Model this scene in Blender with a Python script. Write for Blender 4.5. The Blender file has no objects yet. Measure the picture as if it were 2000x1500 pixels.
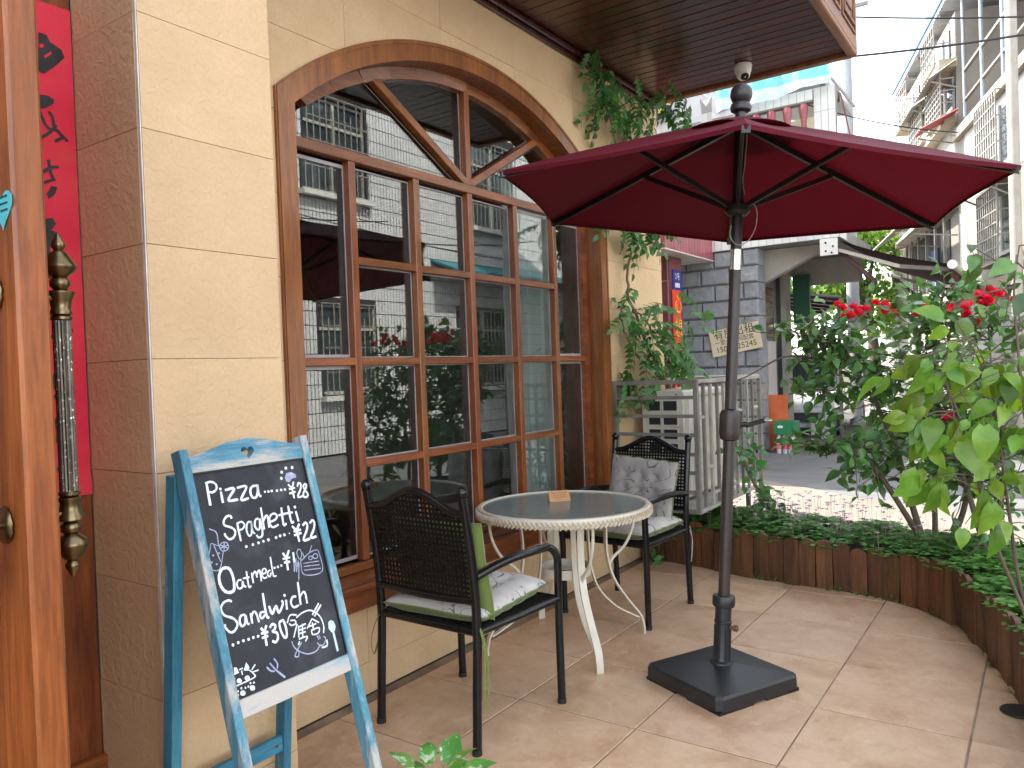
import bpy, bmesh, math, random
from mathutils import Vector, Matrix, Quaternion
R = random.Random(7)
PI = math.pi
sc = bpy.context.scene
COL = sc.collection

# ------------------------------------------------------------------ camera
cam_d = bpy.data.cameras.new('camera'); cam = bpy.data.objects.new('camera', cam_d); COL.objects.link(cam)
right, up, fwd = Vector((0.571, -0.820, -0.036)), Vector((0.035, -0.019, 0.999)), Vector((0.820, 0.572, -0.017))
fwd.normalize(); right = (right - fwd * right.dot(fwd)).normalized(); up = right.cross(fwd)
m3 = Matrix((right, up, -fwd)).transposed()
cam.matrix_world = Matrix.Translation((0, 0, 1.38)) @ m3.to_4x4()
cam_d.sensor_width = 36; cam_d.lens = 1510 / 2000 * 36; cam_d.clip_end = 600; cam_d.clip_start = 0.05
sc.camera = cam

# ------------------------------------------------------------------ sky, sun, exposure
SUN_EL, SUN_ROT = math.radians(51), math.radians(-3)
wd = bpy.data.worlds.new('World'); sc.world = wd; wd.use_nodes = True
wn = wd.node_tree.nodes; wl = wd.node_tree.links
bg = wn['Background']
sky = wn.new('ShaderNodeTexSky'); sky.sky_type = 'NISHITA'; sky.sun_disc = False
sky.sun_elevation = SUN_EL; sky.sun_rotation = SUN_ROT
sky.air_density = 1.0; sky.dust_density = 1.5; sky.ozone_density = 0.6
hs = wn.new('ShaderNodeHueSaturation'); hs.inputs['Saturation'].default_value = 0.35
wl.new(sky.outputs[0], hs.inputs['Color']); wl.new(hs.outputs[0], bg.inputs['Color'])
bg.inputs['Strength'].default_value = 0.15
sd = bpy.data.lights.new('sun', 'SUN'); sun = bpy.data.objects.new('sun', sd); COL.objects.link(sun)
sd.energy = 2.1; sd.angle = math.radians(0.6); sd.color = (1.0, 0.95, 0.86)
to_sun = Vector((math.sin(SUN_ROT) * math.cos(SUN_EL), math.cos(SUN_ROT) * math.cos(SUN_EL), math.sin(SUN_EL)))
sun.rotation_euler = (-to_sun).to_track_quat('-Z', 'Y').to_euler(); sun.location = to_sun * 60
sc.view_settings.view_transform = 'Standard'; sc.view_settings.look = 'None'
sc.view_settings.exposure = 2.75; sc.view_settings.gamma = 1.0; sc.view_settings.use_curve_mapping = False
sc.cycles.use_denoising = True; sc.cycles.max_bounces = 10; sc.cycles.diffuse_bounces = 5; sc.cycles.transparent_max_bounces = 16
sc.cycles.sample_clamp_indirect = 8

# ------------------------------------------------------------------ mesh helpers
V = Vector
ORG = {}
class MB:
    def __init__(s): s.v = []; s.f = []; s.mi = []; s.cur = 0
    def add(s, vs, fs):
        b = len(s.v); s.v += [tuple(p) for p in vs]
        for f in fs: s.f.append([b + i for i in f]); s.mi.append(s.cur)
        return s
    def obox(s, c, ax, h):
        c = V(c); a = [V(q) * k for q, k in zip(ax, h)]
        vs = [c + a[0]*i + a[1]*j + a[2]*k for i in (-1, 1) for j in (-1, 1) for k in (-1, 1)]
        return s.add(vs, [(0,1,3,2), (4,6,7,5), (0,4,5,1), (2,3,7,6), (0,2,6,4), (1,5,7,3)])
    def box(s, x0, x1, y0, y1, z0, z1):
        return s.obox(((x0+x1)/2, (y0+y1)/2, (z0+z1)/2), ((1,0,0), (0,1,0), (0,0,1)), (abs(x1-x0)/2, abs(y1-y0)/2, abs(z1-z0)/2))
    def bar(s, p, q, w, h, up=(0, 0, 1), ch=0.0):
        p, q = V(p), V(q); d = (q - p).normalized(); up = V(up)
        sd_ = d.cross(up)
        if sd_.length < 1e-4: sd_ = d.cross(V((1, 0, 0)))
        sd_.normalize(); u = sd_.cross(d).normalized(); a, b = w/2, h/2
        if ch <= 0: sec = [(-a,-b), (a,-b), (a,b), (-a,b)]
        else: sec = [(-a+ch,-b), (a-ch,-b), (a,-b+ch), (a,b-ch), (a-ch,b), (-a+ch,b), (-a,b-ch), (-a,-b+ch)]
        n = len(sec)
        vs = [p + sd_*x + u*y for x, y in sec] + [q + sd_*x + u*y for x, y in sec]
        fs = [(i, (i+1) % n, n + (i+1) % n, n + i) for i in range(n)] + [tuple(range(n-1, -1, -1)), tuple(range(n, 2*n))]
        return s.add(vs, fs)
    def tube(s, pts, r, n=10, caps=True, closed=False, rib=0.0, flat=1.0, up0=None):
        pts = [V(p) for p in pts]; m = len(pts)
        rs = r if isinstance(r, (list, tuple)) else [r] * m
        tan = []
        for i in range(m):
            a = pts[(i-1) % m] if (closed or i > 0) else pts[i]
            b = pts[(i+1) % m] if (closed or i < m-1) else pts[i]
            t = b - a; tan.append(t.normalized() if t.length > 1e-9 else V((0, 0, 1)))
        ref = V(up0) if up0 else (V((0, 0, 1)) if abs(tan[0].z) < .9 else V((1, 0, 0)))
        nrm = (ref - tan[0]*ref.dot(tan[0])).normalized()
        vs = []
        for i in range(m):
            nrm = nrm - tan[i]*nrm.dot(tan[i])
            nrm = nrm.normalized() if nrm.length > 1e-6 else tan[i].orthogonal().normalized()
            bn = tan[i].cross(nrm)
            for k in range(n):
                a = 2*PI*k/n; rr = rs[i] * (1 - rib*(k % 2))
                vs.append(pts[i] + nrm*(math.cos(a)*rr*flat) + bn*(math.sin(a)*rr))
        fs = []
        for i in range(m if closed else m-1):
            j = (i+1) % m
            for k in range(n):
                l = (k+1) % n; fs.append((i*n+k, i*n+l, j*n+l, j*n+k))
        if caps and not closed: fs += [tuple(range(n-1, -1, -1)), tuple((m-1)*n + k for k in range(n))]
        return s.add(vs, fs)
    def lathe(s, prof, o=(0,0,0), axis=(0,0,1), n=20, rib=0.0):
        o = V(o); ax = V(axis).normalized(); e1 = ax.orthogonal().normalized(); e2 = ax.cross(e1)
        vs = []; m = len(prof)
        for r, z in prof:
            for k in range(n):
                a = 2*PI*k/n; rr = max(r, 1e-4) * (1 - rib*(k % 2)); vs.append(o + ax*z + e1*(rr*math.cos(a)) + e2*(rr*math.sin(a)))
        fs = [(i*n+k, i*n+(k+1) % n, (i+1)*n+(k+1) % n, (i+1)*n+k) for i in range(m-1) for k in range(n)]
        fs += [tuple(range(n-1, -1, -1)), tuple((m-1)*n + k for k in range(n))]
        return s.add(vs, fs)
    def ball(s, c, r, n=10, sq=1.0):
        pr = [(r*math.sin(PI*i/n), -r*sq*math.cos(PI*i/n)) for i in range(n+1)]
        return s.lathe(pr, c, n=n+4)
    def prism(s, pts, d):
        pts = [V(p) for p in pts]; d = V(d); n = len(pts)
        return s.add(pts + [p + d for p in pts], [tuple(range(n-1, -1, -1)), tuple(range(n, 2*n))] + [(i, (i+1) % n, n+(i+1) % n, n+i) for i in range(n)])
    def ring(s, outer, inner, d):            # band between two open point lists, thickened by d
        o = [V(p) for p in outer]; i_ = [V(p) for p in inner]; d = V(d); n = len(o)
        vs = o + i_ + [p + d for p in o] + [p + d for p in i_]; fs = []
        for k in range(n-1):
            a, b, c, e = k, k+1, n+k+1, n+k
            fs += [(a, b, c, e), (2*n+a, 2*n+e, 2*n+c, 2*n+b), (a, 2*n+a, 2*n+b, b), (e, c, 2*n+c, 2*n+e)]
        fs += [(0, n, 3*n, 2*n), (n-1, 3*n-1, 4*n-1, 2*n-1)]
        return s.add(vs, fs)
    def grid(s, fn, nu, nv, closed=False):
        vs = [fn(i/nu, j/nv) for i in range(nu+1) for j in range(nv+1)]
        return s.add(vs, [(i*(nv+1)+j, (i+1)*(nv+1)+j, (i+1)*(nv+1)+j+1, i*(nv+1)+j+1) for i in range(nu) for j in range(nv)])
    def build(s, name, mat, parent=None, smooth=None, local=False):
        me = bpy.data.meshes.new(name)
        o0 = V((0,0,0)) if (local or parent is None) else ORG.get(parent.name, V((0,0,0)))
        me.from_pydata([tuple(V(p) - o0) for p in s.v], [], s.f)
        mats = mat if isinstance(mat, (list, tuple)) else [mat]
        for m_ in mats: me.materials.append(m_)
        if len(mats) > 1: me.polygons.foreach_set('material_index', s.mi)
        bm = bmesh.new(); bm.from_mesh(me); bmesh.ops.recalc_face_normals(bm, faces=bm.faces); bm.to_mesh(me); bm.free()
        if smooth is not None:
            me.shade_smooth(); me.set_sharp_from_angle(angle=math.radians(smooth))
        o = bpy.data.objects.new(name, me); COL.objects.link(o)
        if parent is not None:
            o.parent = parent
            if not local: ORG[o.name] = o0
        else: ORG[o.name] = V((0,0,0))
        return o

def tag(o, label=None, cat=None, group=None, kind=None):
    if label: o['label'] = label
    if cat: o['category'] = cat
    if group: o['group'] = group
    if kind: o['kind'] = kind
    return o
def thing(name, loc, label, cat, group=None):
    o = bpy.data.objects.new(name, None); COL.objects.link(o); o.location = loc; o.empty_display_size = .1
    ORG[o.name] = V(loc); return tag(o, label, cat, group)
def inst(name, me, parent, mw):              # a piece sharing mesh data, matrix given in the parent's local space
    o = bpy.data.objects.new(name, me); COL.objects.link(o); o.parent = parent; o.matrix_local = mw
    return o
def dup(root, loc, rotz, label, group=None):
    r = root.copy(); COL.objects.link(r); r.location = loc; r.rotation_euler = (0, 0, rotz); r['label'] = label
    if group: r['group'] = group
    for ch in list(root.children):
        c = ch.copy(); COL.objects.link(c); c.parent = r
        for g in list(ch.children):
            d = g.copy(); COL.objects.link(d); d.parent = c
    return r
def mesh_only(mb, name, mat, smooth=None):
    o = mb.build(name, mat, None, smooth); me = o.data; bpy.data.objects.remove(o); return me
def spline(pts, n=8):
    pts = [V(p) for p in pts]; P = [pts[0]*2 - pts[1]] + pts + [pts[-1]*2 - pts[-2]]; out = []
    for i in range(1, len(P)-2):
        for k in range(n):
            t = k/n; a, b, c, d = P[i-1], P[i], P[i+1], P[i+2]
            out.append(.5*((2*b) + (c-a)*t + (2*a-5*b+4*c-d)*t*t + (3*b-a-3*c+d)*t**3))
    return out + [pts[-1]]

# ------------------------------------------------------------------ materials
MATS = {}
def nodes_of(name):
    m = bpy.data.materials.new(name); m.use_nodes = True; nt = m.node_tree
    return m, nt, nt.nodes, nt.links, nt.nodes['Principled BSDF']
def rgba(c): return (c[0], c[1], c[2], 1)
def coords(nt, stretch=(1,1,1), shift=True):
    N, L = nt.nodes, nt.links
    tc = N.new('ShaderNodeTexCoord'); mp = N.new('ShaderNodeMapping'); mp.inputs['Scale'].default_value = stretch
    L.new(tc.outputs['Object'], mp.inputs['Vector'])
    if shift:
        oi = N.new('ShaderNodeObjectInfo'); ml = N.new('ShaderNodeMath'); ml.operation = 'MULTIPLY'; ml.inputs[1].default_value = 37.0
        L.new(oi.outputs['Random'], ml.inputs[0])
        cb = N.new('ShaderNodeCombineXYZ')
        for i in range(3): L.new(ml.outputs[0], cb.inputs[i])
        L.new(cb.outputs[0], mp.inputs['Location'])
    return mp.outputs[0]
def noise(nt, vec, scale, detail=5, rough=.55, dist=0):
    n = nt.nodes.new('ShaderNodeTexNoise'); n.inputs['Scale'].default_value = scale; n.inputs['Detail'].default_value = detail
    n.inputs['Roughness'].default_value = rough; n.inputs['Distortion'].default_value = dist
    nt.links.new(vec, n.inputs['Vector']); return n.outputs['Fac']
def ramp(nt, fac, stops):
    r = nt.nodes.new('ShaderNodeValToRGB'); e = r.color_ramp.elements
    while len(e) > 1: e.remove(e[-1])
    e[0].position = stops[0][0]; e[0].color = rgba(stops[0][1])
    for p, c in stops[1:]:
        q = e.new(p); q.color = rgba(c)
    nt.links.new(fac, r.inputs[0]); return r.outputs[0]
def mixc(nt, fac, a, b, mode='MIX'):
    m = nt.nodes.new('ShaderNodeMix'); m.data_type = 'RGBA'; m.blend_type = mode
    for sock, val in ((m.inputs[0], fac), (m.inputs[6], a), (m.inputs[7], b)):
        if hasattr(val, 'is_output'): nt.links.new(val, sock)
        elif isinstance(val, (int, float)): sock.default_value = val
        else: sock.default_value = rgba(val)
    return m.outputs[2]
def objvar(nt, col, amt, island=False, hue=0.0):
    N, L = nt.nodes, nt.links
    if amt <= 0: return col
    if island:
        g = N.new('ShaderNodeNewGeometry'); rnd = g.outputs['Random Per Island']
        oi = N.new('ShaderNodeObjectInfo'); ad = N.new('ShaderNodeMath'); ad.operation = 'ADD'; L.new(rnd, ad.inputs[0]); L.new(oi.outputs['Random'], ad.inputs[1])
        fr = N.new('ShaderNodeMath'); fr.operation = 'FRACT'; L.new(ad.outputs[0], fr.inputs[0]); rnd = fr.outputs[0]
    else:
        rnd = N.new('ShaderNodeObjectInfo').outputs['Random']
    mr = N.new('ShaderNodeMapRange'); mr.inputs[3].default_value = 1-amt; mr.inputs[4].default_value = 1+amt; L.new(rnd, mr.inputs[0])
    h = N.new('ShaderNodeHueSaturation'); L.new(mr.outputs[0], h.inputs['Value']); L.new(col, h.inputs['Color'])
    if hue:
        m2 = N.new('ShaderNodeMapRange'); m2.inputs[3].default_value = .5-hue; m2.inputs[4].default_value = .5+hue
        w = N.new('ShaderNodeTexWhiteNoise'); w.noise_dimensions = '1D'; L.new(rnd, w.inputs['W']); L.new(w.outputs['Value'], m2.inputs[0]); L.new(m2.outputs[0], h.inputs['Hue'])
    return h.outputs[0]
def bump(nt, bsdf, h, strength, dist, prev=None):
    b = nt.nodes.new('ShaderNodeBump'); b.inputs['Strength'].default_value = strength; b.inputs['Distance'].default_value = dist
    nt.links.new(h, b.inputs['Height'])
    if prev is not None: nt.links.new(prev, b.inputs['Normal'])
    nt.links.new(b.outputs[0], bsdf.inputs['Normal']); return b.outputs[0]
def M(name, c1, c2=None, scale=4, stretch=(1,1,1), rough=.5, rough2=None, metal=0, bumps=(), detail=5, var=0.0, island=False, hue=0.0, coat=0, spec=.5, lo=.35, hi=.65, dirt=None, shift=True, sheen=0):
    if name in MATS: return MATS[name]
    m, nt, N, L, b = nodes_of(name); vec = coords(nt, stretch, shift)
    c2 = c2 or tuple(x*.8 for x in c1)
    f = noise(nt, vec, scale, detail)
    col = ramp(nt, f, [(lo, c1), (hi, c2)])
    if dirt:                                  # (colour, scale, lo, hi): stains with a shape of their own
        f2 = noise(nt, coords(nt, (1,1,1), shift), dirt[1], 6, .6)
        k = ramp(nt, f2, [(dirt[2], (0,0,0)), (dirt[3], (1,1,1))]); col = mixc(nt, k, col, dirt[0])
    col = objvar(nt, col, var, island, hue)
    L.new(col, b.inputs['Base Color'])
    b.inputs['Metallic'].default_value = metal; b.inputs['Specular IOR Level'].default_value = spec; b.inputs['Coat Weight'].default_value = coat; b.inputs['Coat Roughness'].default_value = .12
    b.inputs['Sheen Weight'].default_value = sheen
    if rough2 is not None:
        rr = nt.nodes.new('ShaderNodeMapRange'); rr.inputs[3].default_value = rough; rr.inputs[4].default_value = rough2; L.new(f, rr.inputs[0]); L.new(rr.outputs[0], b.inputs['Roughness'])
    else: b.inputs['Roughness'].default_value = rough
    prev = None
    for bs, st, ds in bumps: prev = bump(nt, b, noise(nt, vec, bs, 6), st, ds, prev)
    MATS[name] = m; return m
def wood(name, base, dark, axis, rough=.38, coat=.2, g=26, var=.14, bstr=.25, worn=None):
    if name in MATS: return MATS[name]
    m, nt, N, L, b = nodes_of(name)
    st = [1, 1, 1]; st[axis] = .07
    vec = coords(nt, st)
    f = noise(nt, vec, g, 6, .62, .6); f2 = noise(nt, vec, g*5, 3, .6); f3 = noise(nt, coords(nt, [1 if i != axis else .35 for i in range(3)]), 5, 3)
    mid = tuple((a*.6 + c*.4) for a, c in zip(base, dark))
    col = ramp(nt, f, [(.3, dark), (.5, mid), (.62, base)])
    k = ramp(nt, f2, [(.42, (.62, .62, .62)), (.55, (1, 1, 1))]); col = mixc(nt, .55, col, k, 'MULTIPLY')
    k3 = ramp(nt, f3, [(.3, (.7, .66, .62)), (.7, (1.12, 1.08, 1.02))]); col = mixc(nt, .8, col, k3, 'MULTIPLY')
    if worn:
        w = noise(nt, coords(nt, [3 if i != axis else .5 for i in range(3)]), worn[1], 8, .7)
        col = mixc(nt, ramp(nt, w, [(worn[2], (0,0,0)), (worn[3], (1,1,1))]), col, worn[0])
    col = objvar(nt, col, var, hue=.006)
    L.new(col, b.inputs['Base Color']); b.inputs['Roughness'].default_value = rough; b.inputs['Coat Weight'].default_value = coat; b.inputs['Coat Roughness'].default_value = .15
    bump(nt, b, f2, bstr, .0015); MATS[name] = m; return m
def leafmat(name, c1, c2, trans=.35, rough=.38, var=.35, hue=.02, spec=.5):
    if name in MATS: return MATS[name]
    m, nt, N, L, b = nodes_of(name); vec = coords(nt)
    f = noise(nt, vec, 14, 3); col = ramp(nt, f, [(.35, c1), (.65, c2)])
    col = objvar(nt, col, var, True, hue)
    L.new(col, b.inputs['Base Color']); b.inputs['Roughness'].default_value = rough; b.inputs['Specular IOR Level'].default_value = spec
    bump(nt, b, noise(nt, vec, 60, 3), .3, .002)
    tr = N.new('ShaderNodeBsdfTranslucent'); hh = N.new('ShaderNodeHueSaturation'); hh.inputs['Value'].default_value = 1.7; hh.inputs['Saturation'].default_value = 1.1; hh.inputs['Hue'].default_value = .485
    L.new(col, hh.inputs['Color']); L.new(hh.outputs[0], tr.inputs['Color'])
    mx = N.new('ShaderNodeMixShader'); mx.inputs[0].default_value = trans; L.new(b.outputs[0], mx.inputs[1]); L.new(tr.outputs[0], mx.inputs[2])
    L.new(mx.outputs[0], N['Material Output'].inputs['Surface']); MATS[name] = m; return m
def glassmat(name, ior=1.9, tint=(.93, .96, .95), rough=0.0, haze=0.0, hazec=(.4,.45,.42), bmp=None):
    m, nt, N, L, b = nodes_of(name); N.remove(b)
    tr = N.new('ShaderNodeBsdfTransparent'); tr.inputs[0].default_value = rgba(tint)
    gl = N.new('ShaderNodeBsdfGlossy'); gl.inputs['Roughness'].default_value = rough
    fr = N.new('ShaderNodeFresnel'); fr.inputs[0].default_value = ior
    ge = N.new('ShaderNodeNewGeometry'); mr = N.new('ShaderNodeMapRange'); mr.inputs[3].default_value = ior; mr.inputs[4].default_value = 1/ior
    L.new(ge.outputs['Backfacing'], mr.inputs[0]); L.new(mr.outputs[0], fr.inputs[0])          # same index seen from both faces of the sheet
    mx = N.new('ShaderNodeMixShader'); L.new(fr.outputs[0], mx.inputs[0]); L.new(gl.outputs[0], mx.inputs[2])
    if bmp:
        bn = N.new('ShaderNodeBump'); bn.inputs['Strength'].default_value = bmp[1]; bn.inputs['Distance'].default_value = bmp[2]
        L.new(noise(nt, coords(nt), bmp[0], 3), bn.inputs['Height']); L.new(bn.outputs[0], gl.inputs['Normal'])
    if haze > 0:
        df = N.new('ShaderNodeBsdfDiffuse'); df.inputs[0].default_value = rgba(hazec); m2 = N.new('ShaderNodeMixShader'); m2.inputs[0].default_value = haze
        L.new(tr.outputs[0], m2.inputs[1]); L.new(df.outputs[0], m2.inputs[2]); L.new(m2.outputs[0], mx.inputs[1])
    else: L.new(tr.outputs[0], mx.inputs[1])
    L.new(mx.outputs[0], N['Material Output'].inputs['Surface']); MATS[name] = m; return m
WB, WD_ = (.30, .090, .017), (.13, .030, .007)
wx = wood('varnished_wood_x', WB, WD_, 0); wy = wood('varnished_wood_y', WB, WD_, 1); wz = wood('varnished_wood_z', WB, WD_, 2)
# ------------------------------------------------------------------ ground, road, patio floor
W = 2.459
asphalt = M('road_concrete', (.15, .15, .148), (.11, .11, .11), 3, rough=.9, bumps=((60, .3, .004),), dirt=((.07, .07, .07), .7, .55, .75), shift=False)
concrete = M('apron_concrete', (.205, .185, .15), (.155, .14, .112), 2.5, rough=.9, bumps=((45, .3, .004),), dirt=((.12, .105, .085), 1.1, .55, .8), shift=False)
mb = MB(); mb.add([(-150, -150, -.03), (200, -150, -.03), (200, 150, -.03), (-150, 150, -.03)], [(0, 1, 2, 3)])
tag(mb.build('road', asphalt), kind='structure')
cur = [(9.3, 9.0), (9.2, 4.0), (9.12, 2.81), (8.7, 2.15), (8.26, 1.58), (7.95, .9), (7.7, .24), (7.45, -1.0), (7.1, -2.4), (6.0, -3.3), (3, -3.6), (-8, -3.6)]
mb = MB(); mb.prism([(x, y, -.06) for x, y in cur] + [(-8, 9.0, -.06)], (0, 0, .048))
tag(mb.build('concrete_apron', concrete), kind='structure')
grout = M('grout', (.30, .22, .15), (.16, .11, .08), 6, rough=.95)
mb = MB(); mb.box(-2.5, 5.0, -1.9, 2.45, -.1, -.003)
patio = tag(mb.build('patio_floor', grout), kind='structure')
def floor_tile_mat():
    m, nt, N, L, b = nodes_of('floor_tile'); vec = coords(nt)
    f = noise(nt, vec, 3.2, 9, .68, .4); f2 = noise(nt, vec, 13, 8, .72, .3); f3 = noise(nt, vec, 45, 4, .6)
    col = ramp(nt, f, [(.28, (.37, .222, .128)), (.44, (.49, .31, .188)), (.58, (.58, .395, .255)), (.72, (.43, .285, .185))])
    col = mixc(nt, ramp(nt, f2, [(.52, (0, 0, 0)), (.7, (.6, .6, .6))]), col, (.68, .50, .345))
    col = mixc(nt, ramp(nt, f2, [(.27, (.6, .6, .6)), (.40, (0, 0, 0))]), col, (.29, .18, .125))
    col = objvar(nt, col, .07, hue=.003); L.new(col, b.inputs['Base Color'])
    rr = N.new('ShaderNodeMapRange'); rr.inputs[3].default_value = .28; rr.inputs[4].default_value = .58; L.new(f2, rr.inputs[0]); L.new(rr.outputs[0], b.inputs['Roughness'])
    p = bump(nt, b, f3, .12, .0015); bump(nt, b, f2, .25, .002, p); return m
ftm = floor_tile_mat()
mb = MB(); g = .0035
hx, hy, c = .2625 - g, .266 - g, .002
mb.add([(-hx, -hy, -.012), (hx, -hy, -.012), (hx, hy, -.012), (-hx, hy, -.012), (-hx, -hy, -c), (hx, -hy, -c), (hx, hy, -c), (-hx, hy, -c), (-hx+c, -hy+c, 0), (hx-c, -hy+c, 0), (hx-c, hy-c, 0), (-hx+c, hy-c, 0)],
       [(0, 1, 5, 4), (1, 2, 6, 5), (2, 3, 7, 6), (3, 0, 4, 7), (4, 5, 9, 8), (5, 6, 10, 9), (6, 7, 11, 10), (7, 4, 8, 11), (8, 9, 10, 11)])
tme = mesh_only(mb, 'tile', ftm)
for i in range(-9, 5):
    for j in range(-5, 4):
        x, y = 2.64 + .5175*0 + .525*i + .2625, .262 + .532*j + .266
        if x > 5.1 or y > 2.5 or x < -2.3: continue
        sy = 1.0; yy = y
        if y + .266 > 2.44: sy = (2.445 - (y - .266)) / .532; yy = (2.445 + y - .266) / 2
        if sy < .03: continue
        rz = R.choice((0, PI)); inst('tile', tme, patio, Matrix.Translation((x, yy, R.uniform(-.0006, .0006))) @ Matrix.Rotation(rz, 4, 'Z') @ Matrix.Rotation(R.uniform(-.0012, .0012), 4, 'X') @ Matrix.Diagonal((1, sy, 1, 1)))
mb = MB(); mb.lathe([(.001, .0015), (.062, .0015), (.066, .005), (.062, .009), (.05, .009), (.001, .009)], (3.50, .125, 0), n=28)
tag(mb.build('floor_disc', M('black_plastic', (.012, .012, .013), (.02, .02, .02), rough=.35), smooth=30), 'flat round black fitting on the patio tiles near the curved edging', 'floor fitting')  # plain black disc lying on the floor, no lamp

# ------------------------------------------------------------------ the cafe building
bld = thing('cafe_building', (3.33, 2.6, 0), 'cream tiled cafe building with arched wooden window and wood canopy', 'building')
cream_c, cream_d = (.67, .468, .275), (.60, .415, .235)
def stone_mat(name, c1, c2, amt=1.0):
    m, nt, N, L, b = nodes_of(name); vec = coords(nt)
    f = noise(nt, vec, 5, 4); f2 = noise(nt, vec, 36, 4, .5, .9); f3 = noise(nt, vec, 90, 3)
    col = ramp(nt, f, [(.3, c1), (.7, c2)]); col = mixc(nt, ramp(nt, f3, [(.3, (.25, .25, .25)), (.6, (0, 0, 0))]), col, tuple(x*.82 for x in c2))
    col = objvar(nt, col, .035); L.new(col, b.inputs['Base Color']); b.inputs['Roughness'].default_value = .62; b.inputs['Specular IOR Level'].default_value = .35
    p = bump(nt, b, f2, .6*amt, .0075); bump(nt, b, f3, .18*amt, .002, p); return m
stone = stone_mat('cream_stone_tile', cream_c, cream_d)
grey_grout = M('pale_grout', (.55, .5, .46), (.42, .38, .34), 9, rough=.9)
plaster = M('cream_plaster', cream_c, cream_d, 2, rough=.85, bumps=((20, .3, .004),))
AC_X, AC_Z, AR = 3.331, .987, 2.049
def arch(x, r=AR):
    d = r*r - (x - AC_X)**2
    return AC_Z + math.sqrt(d) if d > 0 else AC_Z
XL, XR, ZS = 1.973, 4.690, .385
def wall_piece(mb, x0, x1, z0, z1, y, th, hole=True):
    xs = sorted({x0, x1, *[v for v in (XL, XR) if x0 < v < x1], *[x0 + (x1-x0)*k/14 for k in range(1, 14)]}) if hole and not (x1 <= XL or x0 >= XR) else [x0, x1]
    bm = bmesh.new(); cache = {}
    def vert(x, z):
        k = (round(x, 5), round(z, 5))
        if k not in cache: cache[k] = bm.verts.new((x, y, z))
        return cache[k]
    for a, b_ in zip(xs, xs[1:]):
        inside = hole and a >= XL - 1e-6 and b_ <= XR + 1e-6
        if not inside:
            bm.faces.new([vert(a, z0), vert(b_, z0), vert(b_, z1), vert(a, z1)]); continue
        if z0 < ZS:
            t = min(z1, ZS); bm.faces.new([vert(a, z0), vert(b_, z0), vert(b_, t), vert(a, t)])
        la, lb = max(z0, arch(a)), max(z0, arch(b_))
        la, lb = min(la, z1), min(lb, z1)
        if la < z1 or lb < z1:
            q = [vert(a, la), vert(b_, lb), vert(b_, z1), vert(a, z1)]; q2 = []
            for v_ in q:
                if v_ not in q2: q2.append(v_)
            if len(q2) >= 3:
                try: bm.faces.new(q2)
                except ValueError: pass
    if len(bm.faces):
        r = bmesh.ops.extrude_face_region(bm, geom=list(bm.faces)); bmesh.ops.translate(bm, vec=(0, th, 0), verts=[e for e in r['geom'] if isinstance(e, bmesh.types.BMVert)])
        bm.verts.index_update(); mb.add([tuple(v_.co) for v_ in bm.verts], [[v_.index for v_ in f.verts] for f in bm.faces])
    bm.free(); return len(mb.f) > 0
mb = MB(); wall_piece(mb, 1.675, 5.588, 0, 3.42, W + .012, .19)
mb.box(5.40, 5.588, W + .203, 8.0, 0, 3.42)                     # end wall
mb.box(-4, 5.6, 2.3, 8.2, 3.62, 11.4)                            # upper storeys
mb.box(-4, 5.6, 2.48, 8.2, 3.425, 3.61)
mb.box(-4.2, 5.70, 2.0, 8.4, 11.41, 11.6)                         # roof slab
mb.box(-4, 5.39, 8.0, 8.2, -.02, 3.42); mb.box(-4, -3.8, 2.48, 7.99, -.02, 3.42)
wall = mb.build('wall', grey_grout, bld)
rows = [0.0] + [.137 + .3285*k for k in range(10)] + [3.42]
vx = [1.680, 2.362, 3.012, 3.662, 4.312, 4.962, 5.6]
for z0, z1 in zip(rows, rows[1:]):
    for x0, x1 in zip(vx, vx[1:]):
        mb = MB()
        if wall_piece(mb, x0 + .0010, x1 - .0010, z0 + .0010, z1 - .0010, W + R.uniform(-.0008, .0008), .0115): mb.build('wall_tile', stone, wall)
    mb = MB(); mb.box(5.589, 5.601, W + .003, 3.1, z0 + .002, z1 - .002); mb.build('wall_tile', stone, wall)
PX0, PX1, PY = 1.217, 1.675, 2.10
mb = MB(); mb.box(PX0 + .012, PX1 - .012, PY + .012, W + .05, 0, 3.62); pil = mb.build('pillar', grey_grout, bld)
for z0, z1 in zip(rows, rows[1:]):
    mb = MB(); mb.box(PX0 + .006, PX1, PY + R.uniform(-.0008, .0008), PY + .0115, z0 + .0010, z1 - .0010); mb.build('wall_tile', stone, pil)
    mb = MB(); mb.box(PX0 + R.uniform(-.0008, .0008), PX0 + .0115, PY + .013, W - .002, z0 + .0010, z1 - .0010); mb.build('wall_tile', stone, pil)
    mb = MB(); mb.box(PX1 - .0115, PX1 - .0003, PY + .013, W - .003, z0 + .0010, z1 - .0010); mb.build('wall_tile', stone, pil)
mb = MB(); mb.box(PX0 + .001, PX0 + .005, PY + .001, PY + .0125, 0, 3.42); mb.build('corner_joint', M('white_grout', (.72, .68, .66), (.55, .5, .46), 12, rough=.9), pil)
# interior shell
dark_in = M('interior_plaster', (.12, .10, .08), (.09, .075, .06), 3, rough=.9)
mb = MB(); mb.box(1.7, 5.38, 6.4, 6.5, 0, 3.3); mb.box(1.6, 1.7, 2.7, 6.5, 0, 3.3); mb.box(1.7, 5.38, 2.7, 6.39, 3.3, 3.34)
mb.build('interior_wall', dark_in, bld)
mb = MB(); mb.box(1.7, 5.38, 2.66, 6.39, -.01, .04); mb.build('interior_floor', M('dark_floor', (.09, .05, .03), (.05, .03, .02), 3, rough=.3), bld)

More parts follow.
